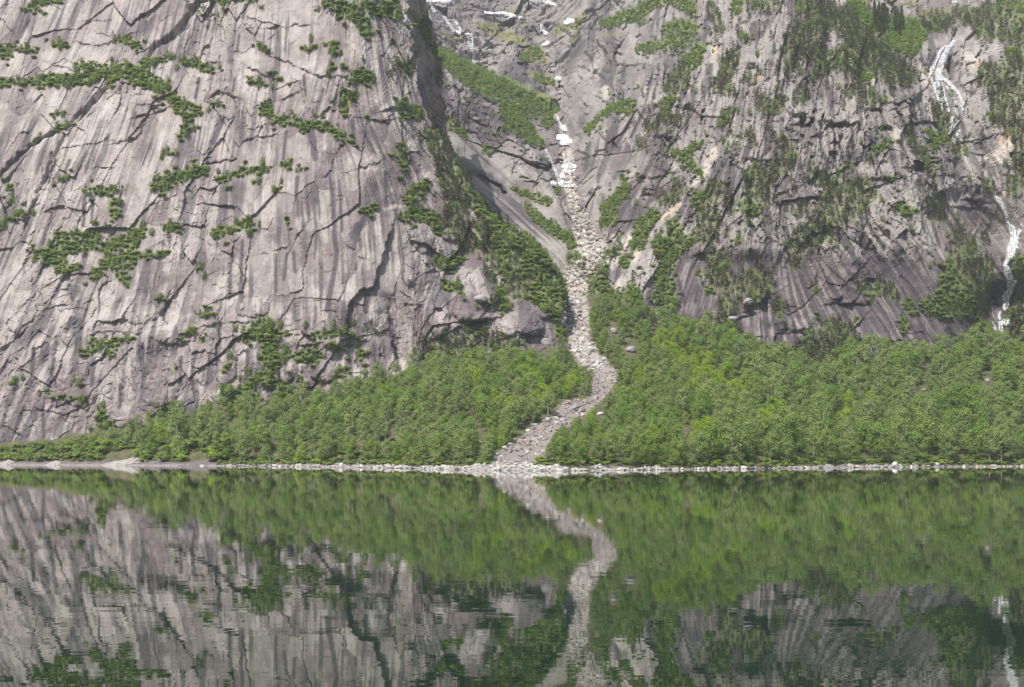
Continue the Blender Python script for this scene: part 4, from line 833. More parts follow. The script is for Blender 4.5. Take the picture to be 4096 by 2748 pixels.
# plants on the rock ledges
for s_ in SURF:
    P = s_['P']; px = s_['px']; py = s_['py']
    g_ = samp(veg_g, px, py); p_ = samp(veg_p, px, py); nz = 9*fbm(px/16, py/16, 71, 3)+(4 if s_['name'] == 'mountain_right' else 0)
    vis = (px > -120) & (px < 4220) & (py > -60) & (py < 1800)
    cand = np.where(vis & (np.maximum(g_, p_)+nz > -1) & (P[:, 2] > fan_z(P[:, 0], P[:, 1])-1))[0]
    rt = s_['name'] == 'mountain_right'
    stray = np.where(vis & (np.maximum(g_, p_)+nz > (-60 if rt else -34)) & (P[:, 1] < 1320) & (rng.random(len(px)) < (.03 if rt else .012)) & (noise(px/60, py/60, 75)+.6*noise(px/22, py/22, 76) > (-.05 if rt else .12)) & ~((px > 2700) & (py > 1080) & (np.maximum(g_, p_) < -25)) & ~((px < 2330) & rt & (py > 560)))[0]
    cand = np.concatenate([cand, stray]); rng.shuffle(cand); cand = cand[:34000]
    isp = p_[cand]+10*rng.normal(size=len(cand)) > g_[cand]+4
    farm = P[cand, 1] > 1150
    R = np.where(isp, 3.0, 2.2)*np.where(farm, 1.15, 1.0)*(.85+.3*rng.random(len(cand)))
    kp = dart(P[cand]*np.array([1, .6, .8]), R)
    for i in kp:
        v = cand[i]; x, y, z = P[v]; u = rng.random()
        if isp[i]:
            if u < .78: sp_, key, h = 'pine_tree', 'pine%d' % rng.integers(4), .5+.55*rng.random()
            else: sp_, key, h = 'birch_tree', ('birch0', 'birch2', 'alder1', 'alder2')[rng.integers(4)], .38+.3*rng.random()
        else:
            if u < .34: sp_, key, h = 'birch_tree', ('birch1', 'birch3', 'alder0', 'alder1', 'alder2')[rng.integers(5)], .34+.28*rng.random()
            elif u < .38: sp_, key, h = 'pine_tree', 'pine%d' % rng.integers(4), .4+.3*rng.random()
            else: sp_, key, h = 'leafy_shrub', ('shrub0', 'shrub1', 'shrub2', 'shrubb0', 'shrubb1', 'shrub1', 'shrubh0')[rng.integers(7)], .8+.7*rng.random()
        if (3495 < px[v] < 3550 or 3575 < px[v] < 3615) and 60 < py[v] < 150 and u > .55: sp_, key, h = 'spruce_tree', 'spruce%d' % rng.integers(2), 1.0+.6*rng.random()
        plants.append((sp_, key, x, y-.35, z-.45, h, rng.uniform(0, 6.28), 0, 'cliff', px[v], py[v]))
print('plants', len(plants), {k: sum(1 for p in plants if p[0] == k) for k in {p[0] for p in plants}})

def zone_label(sp, key, px, py, zone, h):
    nm = {'birch_tree': 'leafy birch tree', 'pine_tree': 'dark pine tree', 'leafy_shrub': 'low green shrub', 'spruce_tree': 'narrow conical spruce'}[sp]
    if sp == 'birch_tree' and key.startswith('hazel'): nm = 'yellow-green leafy tree'
    elif sp == 'birch_tree' and key.startswith('alder'): nm = 'mid-green bushy tree'
    elif sp == 'leafy_shrub' and key == 'shrubh0': nm = 'low yellow-green shrub'
    big = {'birch_tree': 1.1 if zone == 'fan' else .5, 'pine_tree': .8, 'leafy_shrub': 1.1, 'spruce_tree': 1.3}[sp]
    nm = ('tall ' if h > big else 'small ')+nm if sp != 'leafy_shrub' else ('wide ' if h > big else 'small ')+nm.replace('low ', '')
    if zone in ('fan', 'edge'):
        if px < 900: w = ('behind the far-left white slab' if px < 230 else 'above the whale-backed slab' if px < 640 else 'above the dark shore shelf')+(' by the water' if py > 1800 else ' under the pale wall')
        elif px < 2300:
            t_ = 'low' if py > 1790 else 'half way up' if py > 1660 else 'high'
            w = t_+' in the wood '+('next to the big shore pines' if px < 1150 else 'under the smooth streaked face' if px < 1500 else 'under the great flake crack' if px < 1750 else 'under the rounded rock knob' if px < 2000 else 'left of the boulder stream')
        else:
            t_ = 'waterside' if py > 1810 else 'low' if py > 1700 else 'half way up' if py > 1560 else 'high' if py > 1420 else 'topmost'
            w = t_+' in the wood '+('right of the boulder stream' if px < 2560 else 'under the pine-clad cliff' if px < 2800 else 'under the overhanging grey block' if px < 3050 else 'under the dark pine stand' if px < 3350 else 'under the streaked purple slabs' if px < 3720 else 'under the narrow cascade')
    else:
        t_ = 'top' if py < 320 else 'upper' if py < 640 else 'middle' if py < 960 else 'lower' if py < 1280 else 'lowest'
        if px < 1500: w = f'on a {t_} ledge of the pale wall '+('near its outer end' if px < 420 else 'left of the smooth face' if px < 900 else 'at the streaked face')
        elif px < 2300 and py > 450: w = f'on the {t_} part of the wooded spur '+('under the shaded edge' if px < 1850 else 'beside the gully')
        elif px < 2300: w = 'on the green slope of the hanging valley' if px > 1700 else 'on the crest above the shaded edge'
        elif px < 2950: w = f'on the {t_} cliffs right of the gully '+('at its brink' if px < 2600 else 'towards the pine shoulder')
        elif py < 500: w = 'on the wooded shoulder '+('left of the waterfall' if px < 3450 else 'just above the waterfall' if px < 3800 else 'right of the waterfall')
        else: w = f'on the {t_} broken cliffs '+('facing the gully' if px < 3250 else 'below the waterfall' if px < 3750 else 'beside the narrow cascade')
    return f'{nm} {w}', f'{nm}s {w}'
def individual(p):
    sp, key, x, y, z, h, rot, tilt, zone, px, py = p
    _, mt, mc = PROTO[key]
    r = bpy.data.objects.new(sp, None); COL.link(r); r.location = (x, y, z); r.rotation_euler = (0, 0, rot); r.scale = (h*(.9+.3*random.random()), h, h*(.92+.16*random.random())*(.72 if sp == 'leafy_shrub' else 1))
    r.empty_display_size = .5
    t = bpy.data.objects.new('trunk' if sp != 'leafy_shrub' else 'stems', mt); COL.link(t); t.parent = r
    c = bpy.data.objects.new('crown' if sp != 'leafy_shrub' else 'foliage', mc); COL.link(c); c.parent = r
    lab, grp = zone_label(sp, key, px, py, zone, h); tag(r, lab, {'birch_tree': 'tree', 'pine_tree': 'pine', 'leafy_shrub': 'shrub', 'spruce_tree': 'spruce'}[sp], grp)
    return r
def scatter_stuff(name, items, label, cat):
    if not items: return
    me = bpy.data.meshes.new(name); A = np.array([(p[2], p[3], p[4]) for p in items], np.float32)
    me.vertices.add(len(A)); me.vertices.foreach_set('co', A.ravel())
    a = me.attributes.new('idx', 'INT', 'POINT'); a.data.foreach_set('value', [PROTO[p[1]][0] for p in items])
    a = me.attributes.new('rot', 'FLOAT_VECTOR', 'POINT'); a.data.foreach_set('vector', np.array([(0, 0, p[6]) for p in items], np.float32).ravel())
    a = me.attributes.new('scl', 'FLOAT_VECTOR', 'POINT'); a.data.foreach_set('vector', np.array([(p[5]*(.9+.35*random.random()), p[5], p[5]*(.92+.16*random.random())*(.72 if p[0] == 'leafy_shrub' else 1)) for p in items], np.float32).ravel())
    ng = bpy.data.node_groups.new(name+'_nodes', 'GeometryNodeTree')
    ng.interface.new_socket('Geometry', in_out='INPUT', socket_type='NodeSocketGeometry'); ng.interface.new_socket('Geometry', in_out='OUTPUT', socket_type='NodeSocketGeometry')
    gi = ng.nodes.new('NodeGroupInput'); go = ng.nodes.new('NodeGroupOutput'); ip = ng.nodes.new('GeometryNodeInstanceOnPoints'); ci = ng.nodes.new('GeometryNodeCollectionInfo')
    ci.inputs['Collection'].default_value = stuff_col; ci.inputs['Separate Children'].default_value = True; ci.inputs['Reset Children'].default_value = True
    def na(n_, t_):
        q_ = ng.nodes.new('GeometryNodeInputNamedAttribute'); q_.data_type = t_; q_.inputs[0].default_value = n_; return q_.outputs[0]
    er = ng.nodes.new('FunctionNodeEulerToRotation'); L_ = ng.links
    L_.new(gi.outputs[0], ip.inputs['Points']); L_.new(ci.outputs[0], ip.inputs['Instance']); ip.inputs['Pick Instance'].default_value = True
    L_.new(na('idx', 'INT'), ip.inputs['Instance Index']); L_.new(na('rot', 'FLOAT_VECTOR'), er.inputs[0]); L_.new(er.outputs[0], ip.inputs['Rotation']); L_.new(na('scl', 'FLOAT_VECTOR'), ip.inputs['Scale'])
    L_.new(ip.outputs[0], go.inputs[0])
    o = link(name, me); md = o.modifiers.new('scatter', 'NODES'); md.node_group = ng
    tag(o, label, cat, kind='stuff')
CAP = {'birch_tree': 300, 'pine_tree': 280, 'leafy_shrub': 260, 'spruce_tree': 40}
STUFF = {'birch_tree': ('birch_forest', 'mass of leafy trees covering the lower slopes and ledges', 'forest'), 'pine_tree': ('pine_forest', 'mass of dark pines scattered over the far cliffs', 'forest'), 'leafy_shrub': ('shrubbery', 'mass of small green shrubs on the cliff ledges', 'shrubbery'), 'spruce_tree': ('spruce_forest', 'mass of spruces on the far shoulder', 'forest')}
for spn, cap in CAP.items():
    it = [p for p in plants if p[0] == spn]
    def size_key(p):
        inside = 20 < p[9] < 4076 and p[10] > 20
        return -(p[5]*(3 if spn == 'leafy_shrub' else 10)/p[3] if inside else -1)
    it.sort(key=size_key)
    for p in it[:cap]: individual(p)
    scatter_stuff(STUFF[spn][0], it[cap:], STUFF[spn][1], STUFF[spn][2])

# ------------------------------------------------------------------ points of the rock seen at a photo position
ZX, ZY, ZS = -200., -100., 7.
ZB = np.full((300, 640), 1e9)
for s_ in SURF:
    ix = ((s_['px']-ZX)/ZS).astype(int); iy = ((s_['py']-ZY)/ZS).astype(int)
    k = (ix >= 0) & (ix < 640) & (iy >= 0) & (iy < 300)
    np.minimum.at(ZB, (iy[k], ix[k]), s_['P'][k, 1])
for _ in range(4):
    bad = ZB > 1e8; pad = np.pad(ZB, 1, constant_values=1e9)
    mn = np.min([pad[1+a:301+a, 1+b_:641+b_] for a in (-1, 0, 1) for b_ in (-1, 0, 1)], 0); ZB = np.where(bad, mn, ZB)
def depth_at(px, py, blur=1):
    x = np.clip(((np.asarray(px)-ZX)/ZS).astype(int), 2, 637); y = np.clip(((np.asarray(py)-ZY)/ZS).astype(int), 2, 297)
    r = range(-blur, blur+1)
    return np.median([ZB[y+a, x+b_] for a in r for b_ in r], 0)

def on_rock(name, sts, material, out=.8, dome=.05, rag=4.0, seedn=1, st=3.0, parent=None, wave=0.0):
    """a layer lying on the rock: a swelling in the middle, its rim sunk into the rock"""
    pts = [p for k, q in sts for p in q]; m = max(p[2] for p in pts)+rag+6
    X, Y = np.meshgrid(np.arange(min(p[0] for p in pts)-m, max(p[0] for p in pts)+m, st), np.arange(min(p[1] for p in pts)-m, max(p[1] for p in pts)+m, st))
    f = np.full(X.shape, -99.)
    for k, q in sts:
        q = q*2 if len(q) == 1 else q
        for a, b_ in zip(q[:-1], q[1:]):
            d, t = seg_dist(X, Y, a, b_); f = np.maximum(f, a[2]+(b_[2]-a[2])*t-d)
    f = f+rag*fbm(X/9, Y/14, seedn, 3)
    D = depth_at(X, Y)
    th = np.where(f > -2, out*np.clip((f+2)/4, 0, 1)-.8*(1-np.clip((f+2)/4, 0, 1))+dome*np.clip(f, 0, 60)*6/10+wave*noise(X/5, Y/22, seedn+3), -1.5)
    P = unproj(X, Y, D-th*1.4)
    keep = (f > -2); Q = grid_faces(*X.shape, keep)
    if not len(Q): return None
    Pc, Qc, _ = compact(P.reshape(-1, 3), Q, {})
    c0 = Pc.mean(0) if parent is None else np.zeros(3)
    me = quads(name, Pc-c0, Qc, [material], smooth=True)
    o = link(name, me, parent, c0)
    return o
m_snow, nt, b = mat('old_snow'); tcn = nt.nodes.new('ShaderNodeTexCoord').outputs['Object']
nt.links.new(mixc(nt, ramp(nt, noise_n(nt, .25, 4, tcn), [(.35, (0, 0, 0)), (.6, (1, 1, 1))]), (.42, .41, .41), (.74, .74, .75)), b.inputs['Base Color']); b.inputs['Roughness'].default_value = .6
m_fall, nt, b = mat('white_water'); tcn = nt.nodes.new('ShaderNodeTexCoord').outputs['Object']
mp = nt.nodes.new('ShaderNodeMapping'); mp.inputs['Scale'].default_value = (1.2, 1.2, .12); nt.links.new(tcn, mp.inputs[0])
nt.links.new(mixc(nt, ramp(nt, noise_n(nt, .9, 3, mp.outputs[0]), [(.36, (0, 0, 0)), (.56, (1, 1, 1))]), (.50, .53, .56), (.82, .83, .84)), b.inputs['Base Color']); b.inputs['Roughness'].default_value = .5
al = ramp(nt, noise_n(nt, 1.3, 4, mp.outputs[0], .7), [(.39, (0, 0, 0)), (.58, (1, 1, 1))]); nt.links.new(al, b.inputs['Alpha'])

SNOW = [('a', '330,5,8 480,12,10 580,14,8', 'thin white snow band at the top left of the hanging valley'),
        ('a', '990,150,10 1120,160,8 1180,155,16 1300,180,14 1400,200,10', 'long white snow strip high in the hanging valley'),
        ('a', '1680,10,14 1740,40,14 1800,65,10', 'snow tongue below the highest crag of the valley'),
        ('a', '1930,265,18 1960,240,20 2010,240,12', 'wedge of snow beside the grassy saddle in the valley'),
        ('a', '1640,290,10 1650,340,14 1690,380,14', 'steep snow sliver on the dark valley crag'),
        ('a', '1670,525,10 1710,505,22', 'small snow patch in the upper gully bed'),
        ('a', '660,375,9 740,395,12 840,405,8', 'snow ledge above the thin distant waterfall'),
        ('a', '1820,912,12 1850,915,14', 'smallest snow patch halfway up the gully'),
        ('3', '375,862,16 410,875,24 440,888,10 390,900,10', 'uppermost of the three large snow patches in the gully'),
        ('3', '410,1045,18 450,1045,22 430,1075,22 395,1100,16', 'middle of the three large snow patches in the gully'),
        ('3', '385,1148,16 420,1150,22 465,1168,10', 'lowest of the three large snow patches in the gully'),
        ('3', '332,1148,10 345,1150,9', 'small snow scrap left of the lowest gully snow patch'),
        ('3', '398,800,12 405,812,10', 'little snow block beside the small gully waterfall'),
        ('c', '1380,20,8 1440,28,8 1480,35,5', 'snow streak on the far ridge above the big waterfall'),
        ('c', '1565,50,10 1600,30,10', 'snow patch on the far ridge right of the streak')]
for cr, pts, lab in SNOW:
    o = on_rock('snow_patch', strokes(f'{cr} s: {pts}'), m_snow, 1.2, .03, 3.5, 11+len(lab))
    if o: tag(o, lab, 'snow', 'snow patches in the valley and gully')
def fall(name, lab, strands, grp=None, wide=1.4):
    r = bpy.data.objects.new(name, None); COL.link(r)
    for i, t_ in enumerate(strands): on_rock('strand', [(k_, [(x_, y_, r_*wide) for x_, y_, r_ in q_]) for k_, q_ in strokes(t_)], m_fall, .9, .03, 3.0, 31+i, 2.5, r, .25)
    tag(r, lab, 'waterfall', grp)
fall('waterfall', 'big white waterfall fanning out over a dark cliff between pines', ['9 w: 572,172,8 545,200,13 515,230,18 480,300,24 440,390,26 412,480,22 402,550,22', '9 w: 468,222,7 420,280,12 385,365,14 345,450,14 320,520,10 306,575,6',
     '9 w: 410,530,16 470,575,14 540,635,13 600,705,13 640,780,12 662,835,10', '9 w: 402,550,22 425,640,20 440,720,22 455,790,30', '9 w: 375,610,7 372,700,10 400,760,16 430,830,14 440,905,6', '9 w: 450,790,24 480,830,18 500,900,12 496,940,7',
     '9 w: 480,640,6 530,700,8 555,770,8 600,840,6', '9 w: 640,850,6 664,892,7', '9 w: 570,870,5 590,920,5 610,965,4', '9 w: 552,975,12 528,1050,18 514,1140,7', '9 w: 622,1105,7 592,1180,14 573,1250,8', '9 w: 632,985,4 570,1060,5 525,1130,5', '9 w: 330,560,4 340,620,4 365,690,4'])
fall('waterfall', 'narrow white cascade tumbling down the ravine beside dark pines', ['4 w: 1545,1245,8 1585,1290,8 1602,1340,6 1612,1400,6 1635,1440,12', '8 w: 1562,20,10 1575,90,10 1555,150,12 1550,195,10 1525,240,7 1532,300,7 1548,330,9 1558,385,10 1532,430,13 1525,500,9', '8 w: 1592,110,6 1565,180,7', '8 w: 1585,340,5 1545,400,6', '8 w: 1492,525,6 1490,560,6', '8 w: 1448,590,8 1460,620,8 1475,655,7', '8 w: 1535,580,12 1495,590,8 1502,640,7', '4 w: 1640,1440,14 1655,1480,10 1640,1540,10', '4 w: 1690,1450,6 1665,1520,7', '8 w: 1540,250,4 1570,330,5 1580,360,5', '8 w: 1600,60,4 1590,110,5 1600,160,4', '8 w: 1550,420,5 1540,480,6'], None, 1.9)
fall('waterfall', 'thin distant waterfall dropping from the snow ledge of the hanging valley', ['a w: 790,430,8 805,500,9 835,560,10 850,640,12 865,720,14 865,785,12', 'a w: 840,440,5 850,490,6 840,540,7'], 'small waterfalls of the valley')
fall('waterfall', 'faint braided stream running down to the snow ledge', ['a w: 350,20,4 380,90,6 410,140,6', 'a w: 510,200,6 560,260,8 600,330,7 620,355,6', 'a w: 640,250,3 690,320,4 700,355,3'], 'small waterfalls of the valley')
fall('waterfall', 'slim waterfall on the dark rock above the gully snow', ['a w: 1800,1330,4 1830,1370,6 1850,1420,7 1875,1490,8'], 'small waterfalls of the valley')
fall('waterfall', 'short trickle falling beside the lower gully snow', ['3 w: 292,945,4 318,1000,4 345,1065,5 370,1130,6', '3 w: 398,965,3 412,1018,4'], 'small waterfalls of the valley')

# ------------------------------------------------------------------ stones
import bmesh
def stone_material(name, a, bcol, dark):
    m, nt, b = mat(name); tc = nt.nodes.new('ShaderNodeTexCoord').outputs['Object']; oi = nt.nodes.new('ShaderNodeObjectInfo')
    col = mixc(nt, oi.outputs['Random'], a, bcol)
    col = mixc(nt, ramp(nt, noise_n(nt, 1.3, 5, tc, .65), [(.52, (0, 0, 0)), (.75, (1, 1, 1))]), col, dark)
    nt.links.new(col, b.inputs['Base Color']); b.inputs['Roughness'].default_value = .8
    bp = nt.nodes.new('ShaderNodeBump'); bp.inputs['Strength'].default_value = .6; bp.inputs['Distance'].default_value = .3; nt.links.new(noise_n(nt, 3, 5, tc, .65), bp.inputs['Height']); nt.links.new(bp.outputs[0], b.inputs['Normal'])
    return m
S_PINK = stone_material('pinkish_stone', (.215, .176, .162), (.36, .31, .288), (.12, .098, .094)); S_WHITE = stone_material('bleached_stone', (.40, .38, .35), (.57, .55, .51), (.20, .185, .17)); S_GREY = stone_material('grey_stone', (.26, .245, .245), (.36, .345, .34), (.15, .135, .14))
S_SLAB = stone_material('bleached_slab', (.31, .285, .262), (.40, .37, .34), (.12, .098, .085)); S_DARK = stone_material('dark_purple_rock', (.13, .112, .12), (.19, .165, .172), (.09, .08, .085))
def stone_mesh(seed, mats, flat=.75, npt=22, sub=0):
    rg = np.random.default_rng(seed); bm = bmesh.new()
    d = rg.normal(size=(npt, 3)); d /= np.linalg.norm(d, axis=1, keepdims=True); d *= (.72+.28*rg.random((npt, 1)))
    for v in d*np.array([1, .85, flat]): bm.verts.new(v)
    r = bmesh.ops.convex_hull(bm, input=bm.verts)
    bmesh.ops.delete(bm, geom=[g_ for g_ in r['geom_interior'] if isinstance(g_, bmesh.types.BMVert)], context='VERTS')
    if sub:
        bmesh.ops.bevel(bm, geom=list(bm.edges), offset=.07, segments=2, affect='EDGES')
    me = bpy.data.meshes.new('stone'); bm.to_mesh(me); bm.free()
    for m in mats: me.materials.append(m)
    return me
ST = {n_: [stone_mesh(200+i, [m_], .62+.06*i) for i in range(6)] for n_, m_ in (('pink', S_PINK), ('white', S_WHITE), ('grey', S_GREY))}
BIG = {n_: [stone_mesh(230+i, [m_], .8, 26, 1) for i in range(3)] for n_, m_ in (('pink', S_PINK), ('white', S_WHITE), ('grey', S_GREY))}
for m_ in BIG.values():
    for q_ in m_: q_.polygons.foreach_set('use_smooth', [True]*len(q_.polygons))
def stone(name, me, p, sx, sy, sz, lab, cat, grp=None):
    o = link(name, me, None, p); o.scale = (sx, sy, sz); o.rotation_euler = (random.uniform(-.25, .25), random.uniform(-.25, .25), random.uniform(0, 6.28))
    tag(o, lab, cat, grp); return o
def named(px, py, w, h, kind, lab, rock=False):
    if rock: D = float(depth_at(np.array([px]), np.array([py+h*.3]))[0]); p = unproj(px, py+h*.25, D-1)
    else: p = fan_hit(px, py+h*.45)
    k = p[1]/F; o = stone('boulder', BIG[kind][random.randrange(3)], (p[0], p[1], p[2]+h*k*.28), w*k*.56, w*k*.5, h*k*.68, lab, 'boulder'); o.rotation_euler = (.1, -.1, random.uniform(-.4, .4))
named(2182, 1356, 104, 62, 'grey', 'huge rounded grey boulder at the top of the wood left of the gully')
named(2298, 1626, 50, 36, 'grey', 'large grey boulder half way up the boulder stream')
named(2320, 1643, 28, 30, 'pink', 'pale upright boulder touching the large grey one in the stream')
named(2107, 1760, 40, 24, 'pink', 'dark-sided pink boulder on the left edge of the lower stream')
named(2072, 1792, 40, 26, 'pink', 'broad pink boulder at the left margin above the shore')
named(1990, 1814, 30, 18, 'grey', 'dark grey boulder under the trees left of the stream mouth')
named(2057, 1863, 34, 20, 'white', 'bright white block standing on the beach at the stream mouth')
named(2127, 1862, 13, 12, 'white', 'small white block right of the bright block on the beach')
named(2060, 1836, 30, 18, 'pink', 'reddish boulder just above the white beach block')
named(1923, 1767, 22, 18, 'grey', 'single grey boulder among trees left of the stream')
named(2454, 1318, 34, 32, 'grey', 'grey boulder in low scrub right of the upper stream')
named(2524, 1392, 52, 34, 'grey', 'tilted grey slab boulder in the scrub below the cliffs')
named(2400, 1652, 44, 14, 'white', 'flat pale rock at the wood edge right of the stream')
named(2745, 1735, 18, 18, 'pink', 'small pale rock showing among the bright trees')
named(3582, 1853, 36, 28, 'white', 'pale pyramid-shaped boulder on the shore under dark trees')
named(3610, 1858, 22, 14, 'white', 'low pale boulder leaning on the pyramid-shaped one')
named(3745, 1856, 34, 22, 'white', 'lone pale boulder at the water edge by the grassy strip')
named(3950, 1520, 30, 24, 'grey', 'greyish rock outcrop in the wood below the cascade')
named(3697, 1557, 22, 16, 'grey', 'greyish rock in the middle of the wood on the far side')
named(2990, 1207, 56, 34, 'grey', 'overhanging grey block above the purple slabs', True)
named(2930, 1275, 48, 24, 'grey', 'pale grey ledge block at the foot of the pines', True)
named(1925, 1195, 70, 40, 'grey', 'rounded rock knob on the spur left of the gully', True)
# stones of the stream
def stones_in(nw, lo, hi, kind_fn):
    out = []
    while len(out) < nw:
        a = rng.integers(0, CW, 4000); b_ = rng.integers(0, CHH, 4000)
        ok = chan[b_, a] > -3
        for i in np.where(ok)[0]:
            X_ = C0X+(a[i]+rng.random())*CS; Y_ = C0Y+(b_[i]+rng.random())*CS
            if not (640 < Y_ < 1868): continue
            out.append((X_, Y_, lo+(hi-lo)*rng.random()**2.6))
            if len(out) >= nw: break
    return out
bl = stones_in(2600, 4.5, 30, None); items = []
for X_, Y_, w in bl:
    if Y_ > 1340:
        p = fan_hit(X_, Y_)
    elif Y_ > 1120:
        p = fan_hit(X_, Y_); D = float(depth_at(np.array([X_]), np.array([Y_]))[0])
        if D < p[1]: p = unproj(X_, Y_, D)
    else:
        D = float(depth_at(np.array([X_]), np.array([Y_]))[0]); p = unproj(X_, Y_, D)
    r = w*p[1]/F*.5
    items.append((w, X_, Y_, p, r))
items.sort(key=lambda t: -t[0])
def pile(name, rest, label, cat):
    """many small stones as one mass"""
    Vs = []; Ls = []; Ss = []; mi = []; o_ = 0; lo_ = 0; mats = [S_PINK, S_WHITE, S_GREY]; cache = {}
    for p, r, kd in rest:
        kk = rng.integers(6); me = ST['pink'][kk]
        if kk not in cache:
            v = np.empty(len(me.vertices)*3); me.vertices.foreach_get('co', v); l = np.empty(len(me.loops), np.int32); me.loops.foreach_get('vertex_index', l); st_ = np.empty(len(me.polygons), np.int32); me.polygons.foreach_get('loop_start', st_); cache[kk] = (v.reshape(-1, 3), l, st_)
        v, l, st_ = cache[kk]; th = rng.uniform(0, 6.28); c_, s2 = math.cos(th), math.sin(th)
        R = np.array([[c_, -s2, 0], [s2, c_, 0], [0, 0, 1]])
        Vs.append((v*np.array([r*(.8+.5*rng.random()), r, r*(.7+.5*rng.random())]))@R.T+np.asarray(p)+np.array([0, 0, r*.2])); Ls.append(l+o_); Ss.append(st_+lo_); mi += [kd]*len(st_); o_ += len(v); lo_ += len(l)
    me = mesh_np(name, np.concatenate(Vs), np.concatenate(Ls), np.concatenate(Ss), mats, mi)
    tag(link(name, me), label, cat, kind='stuff')
def kindof(X_, Y_):
    u = rng.random()
    if Y_ > 1845: return 1 if u < .8 else 0
    return (0 if u < .70 else (1 if u < .82 else 2)) if Y_ > 1480 else (0 if u < .40 else (1 if u < .88 else 2))
rest = []
for i, (w, X_, Y_, p, r) in enumerate(items):
    kd = kindof(X_, Y_)
    if i < 260:
        nm = ('pink', 'white', 'grey')[kd]; me = ST[nm][random.randrange(6)]
        w_ = 'at the mouth of the boulder stream' if Y_ > 1800 else 'in the lower bend of the boulder stream' if Y_ > 1600 else 'in the middle reach of the boulder stream' if Y_ > 1400 else 'in the steep upper boulder stream below the slabs' if Y_ > 1100 else 'in the narrow gully bed below the snow'
        cl = ('pinkish', 'whitish', 'grey')[kd]
        stone('boulder', me, (p[0], p[1], p[2]+r*.25), r*(1+.5*random.random()), r*(.9+.3*random.random()), r*(.8+.5*random.random()), f'{cl} angular boulder {w_}', 'boulder', f'{cl} boulders {w_}')
    else: rest.append((p, r, kd))
pile('boulder_rubble', rest, 'rubble of small stones filling the boulder stream', 'rubble')
# shore stones
sx_ = rng.uniform(875, 4140, 4300); rest = []; big = []
for px_ in sx_:
    bw = float(np.interp(px_, BWX, BWY)); D0 = float(np.interp(px_, [p for p, y in SHORE], [CH*F/(y-HY) for p, y in SHORE]))
    x = (px_-CX)*D0/F; bw *= float(np.clip(1+1.5*noise(np.array([x/13]), np.array([.4]), 48)+.6*noise(np.array([x/4]), np.array([.9]), 49), .15, 2.2)[0])
    if bw < 1.6 and rng.random() < .6: continue
    y = float(shore_y(np.array([x]))[0])+rng.uniform(-.6, bw*1.1); x = (px_-CX)*y/F
    z = float(fan_z(x, y)); r = .15+1.15*rng.random()**5
    if z < -.25: continue
    u = rng.random(); pw = float(np.interp(px_, [900, 1400, 1900, 2500, 2700, 3500, 4096], [.35, .5, .9, .85, .22, .3, .4]))
    (big if r > .55 else rest).append(((x, y, z), r, 1 if u < pw else 2 if u < pw+.3*(1-pw)+.15 else 0, px_))
big.sort(key=lambda t: -t[1])
for (p, r, kd, px_) in big[:240]:
    nm = ('pink', 'white', 'grey')[kd]; w_ = 'on the beach left of the stream mouth' if px_ < 1900 else 'on the pale beach at the stream mouth' if px_ < 2560 else 'on the shore under the bright wood' if px_ < 3300 else 'on the far shore towards the grassy strip'
    cl = ('pinkish', 'whitish', 'grey')[kd]
    stone('shore_stone', ST[nm][random.randrange(6)], (p[0], p[1], p[2]+r*.2), r*(1+.6*random.random()), r, r*(.7+.4*random.random()), f'{cl} shore stone {w_}', 'stone', f'{cl} shore stones {w_}')
rest += big[240:]
pile('shore_gravel', [(p, r, kd) for p, r, kd, _ in rest], 'band of small pale stones along the water line', 'gravel')
# smooth rock slabs of the left shore
def whaleback(px0, px1, pytop, D, depth, material, lab, skew=.5, seed=0, name='rock_slab', z0=-.6):
    D = float(np.interp((px0+px1)/2, [p for p, y in SHORE], [CH*F/(y-HY) for p, y in SHORE]))+(D-829)*.6
    w = (px1-px0)*D/F; h = (float(np.interp((px0+px1)/2, [p for p, y in SHORE], [y for p, y in SHORE]))-pytop)*D/F+.0
    n_u, n_v = 90, 40; U, Vv = np.meshgrid(np.linspace(-1, 1, n_u), np.linspace(0, 1, n_v))
    rise = np.clip(1-np.abs(U-(skew*2-1))/np.where(U < skew*2-1, skew*2, 2-skew*2), 0, 1)**.75
    prof = np.sin(np.pi*.5*np.clip(Vv*1.25, 0, 1))**.8
    fa, fb_, bx_, by_, ia, ib = voro(U*5+seed*3, Vv*4, 520+seed); Z = z0+(h-z0)*rise*prof*.85+rise*h*(.16*(r01(ia, ib, 530)-.5)+.12*by_+.10*bx_)+.10*h*fbm(U*9+seed, Vv*9, 500+seed, 4)*rise; Y = depth*Vv*(.5+.5*rise)+depth*.1*np.abs(U)**2
    X = U*w/2+.6*noise(Vv*5, U*3, 510+seed)
    P = np.stack([X, Y, Z], -1); me = quads(name, P.reshape(-1, 3), grid_faces(n_v, n_u, np.ones(U.shape, bool)), [material], smooth=False)
    xc = ((px0+px1)/2-CX)*D/F; o = link(name, me, None, (xc, D, 0)); tag(o, lab, 'rock', kind='thing'); return o
whaleback(372, 628, 1820, 829, 16, S_SLAB, 'large whale-backed bleached rock slab at the left water edge', .72, 1)
whaleback(-30, 68, 1835, 831, 8, S_SLAB, 'low white rock slab at the far left water edge', .55, 2)
whaleback(170, 262, 1838, 829, 7, S_SLAB, 'small white rock hump between the bushes on the left shore', .45, 3)
whaleback(290, 470, 1818, 842, 14, S_DARK, 'dark purple rock wedge behind the whale-backed slab', .6, 4)
whaleback(556, 760, 1834, 838, 12, S_DARK, 'long dark rock shelf right of the whale-backed slab', .3, 5)
whaleback(690, 885, 1842, 822, 10, S_DARK, 'low dark rock shelf ending at the stony beach', .45, 6)
whaleback(120, 190, 1828, 836, 7, S_DARK, 'dark rock block under bushes near the white hump', .6, 7)
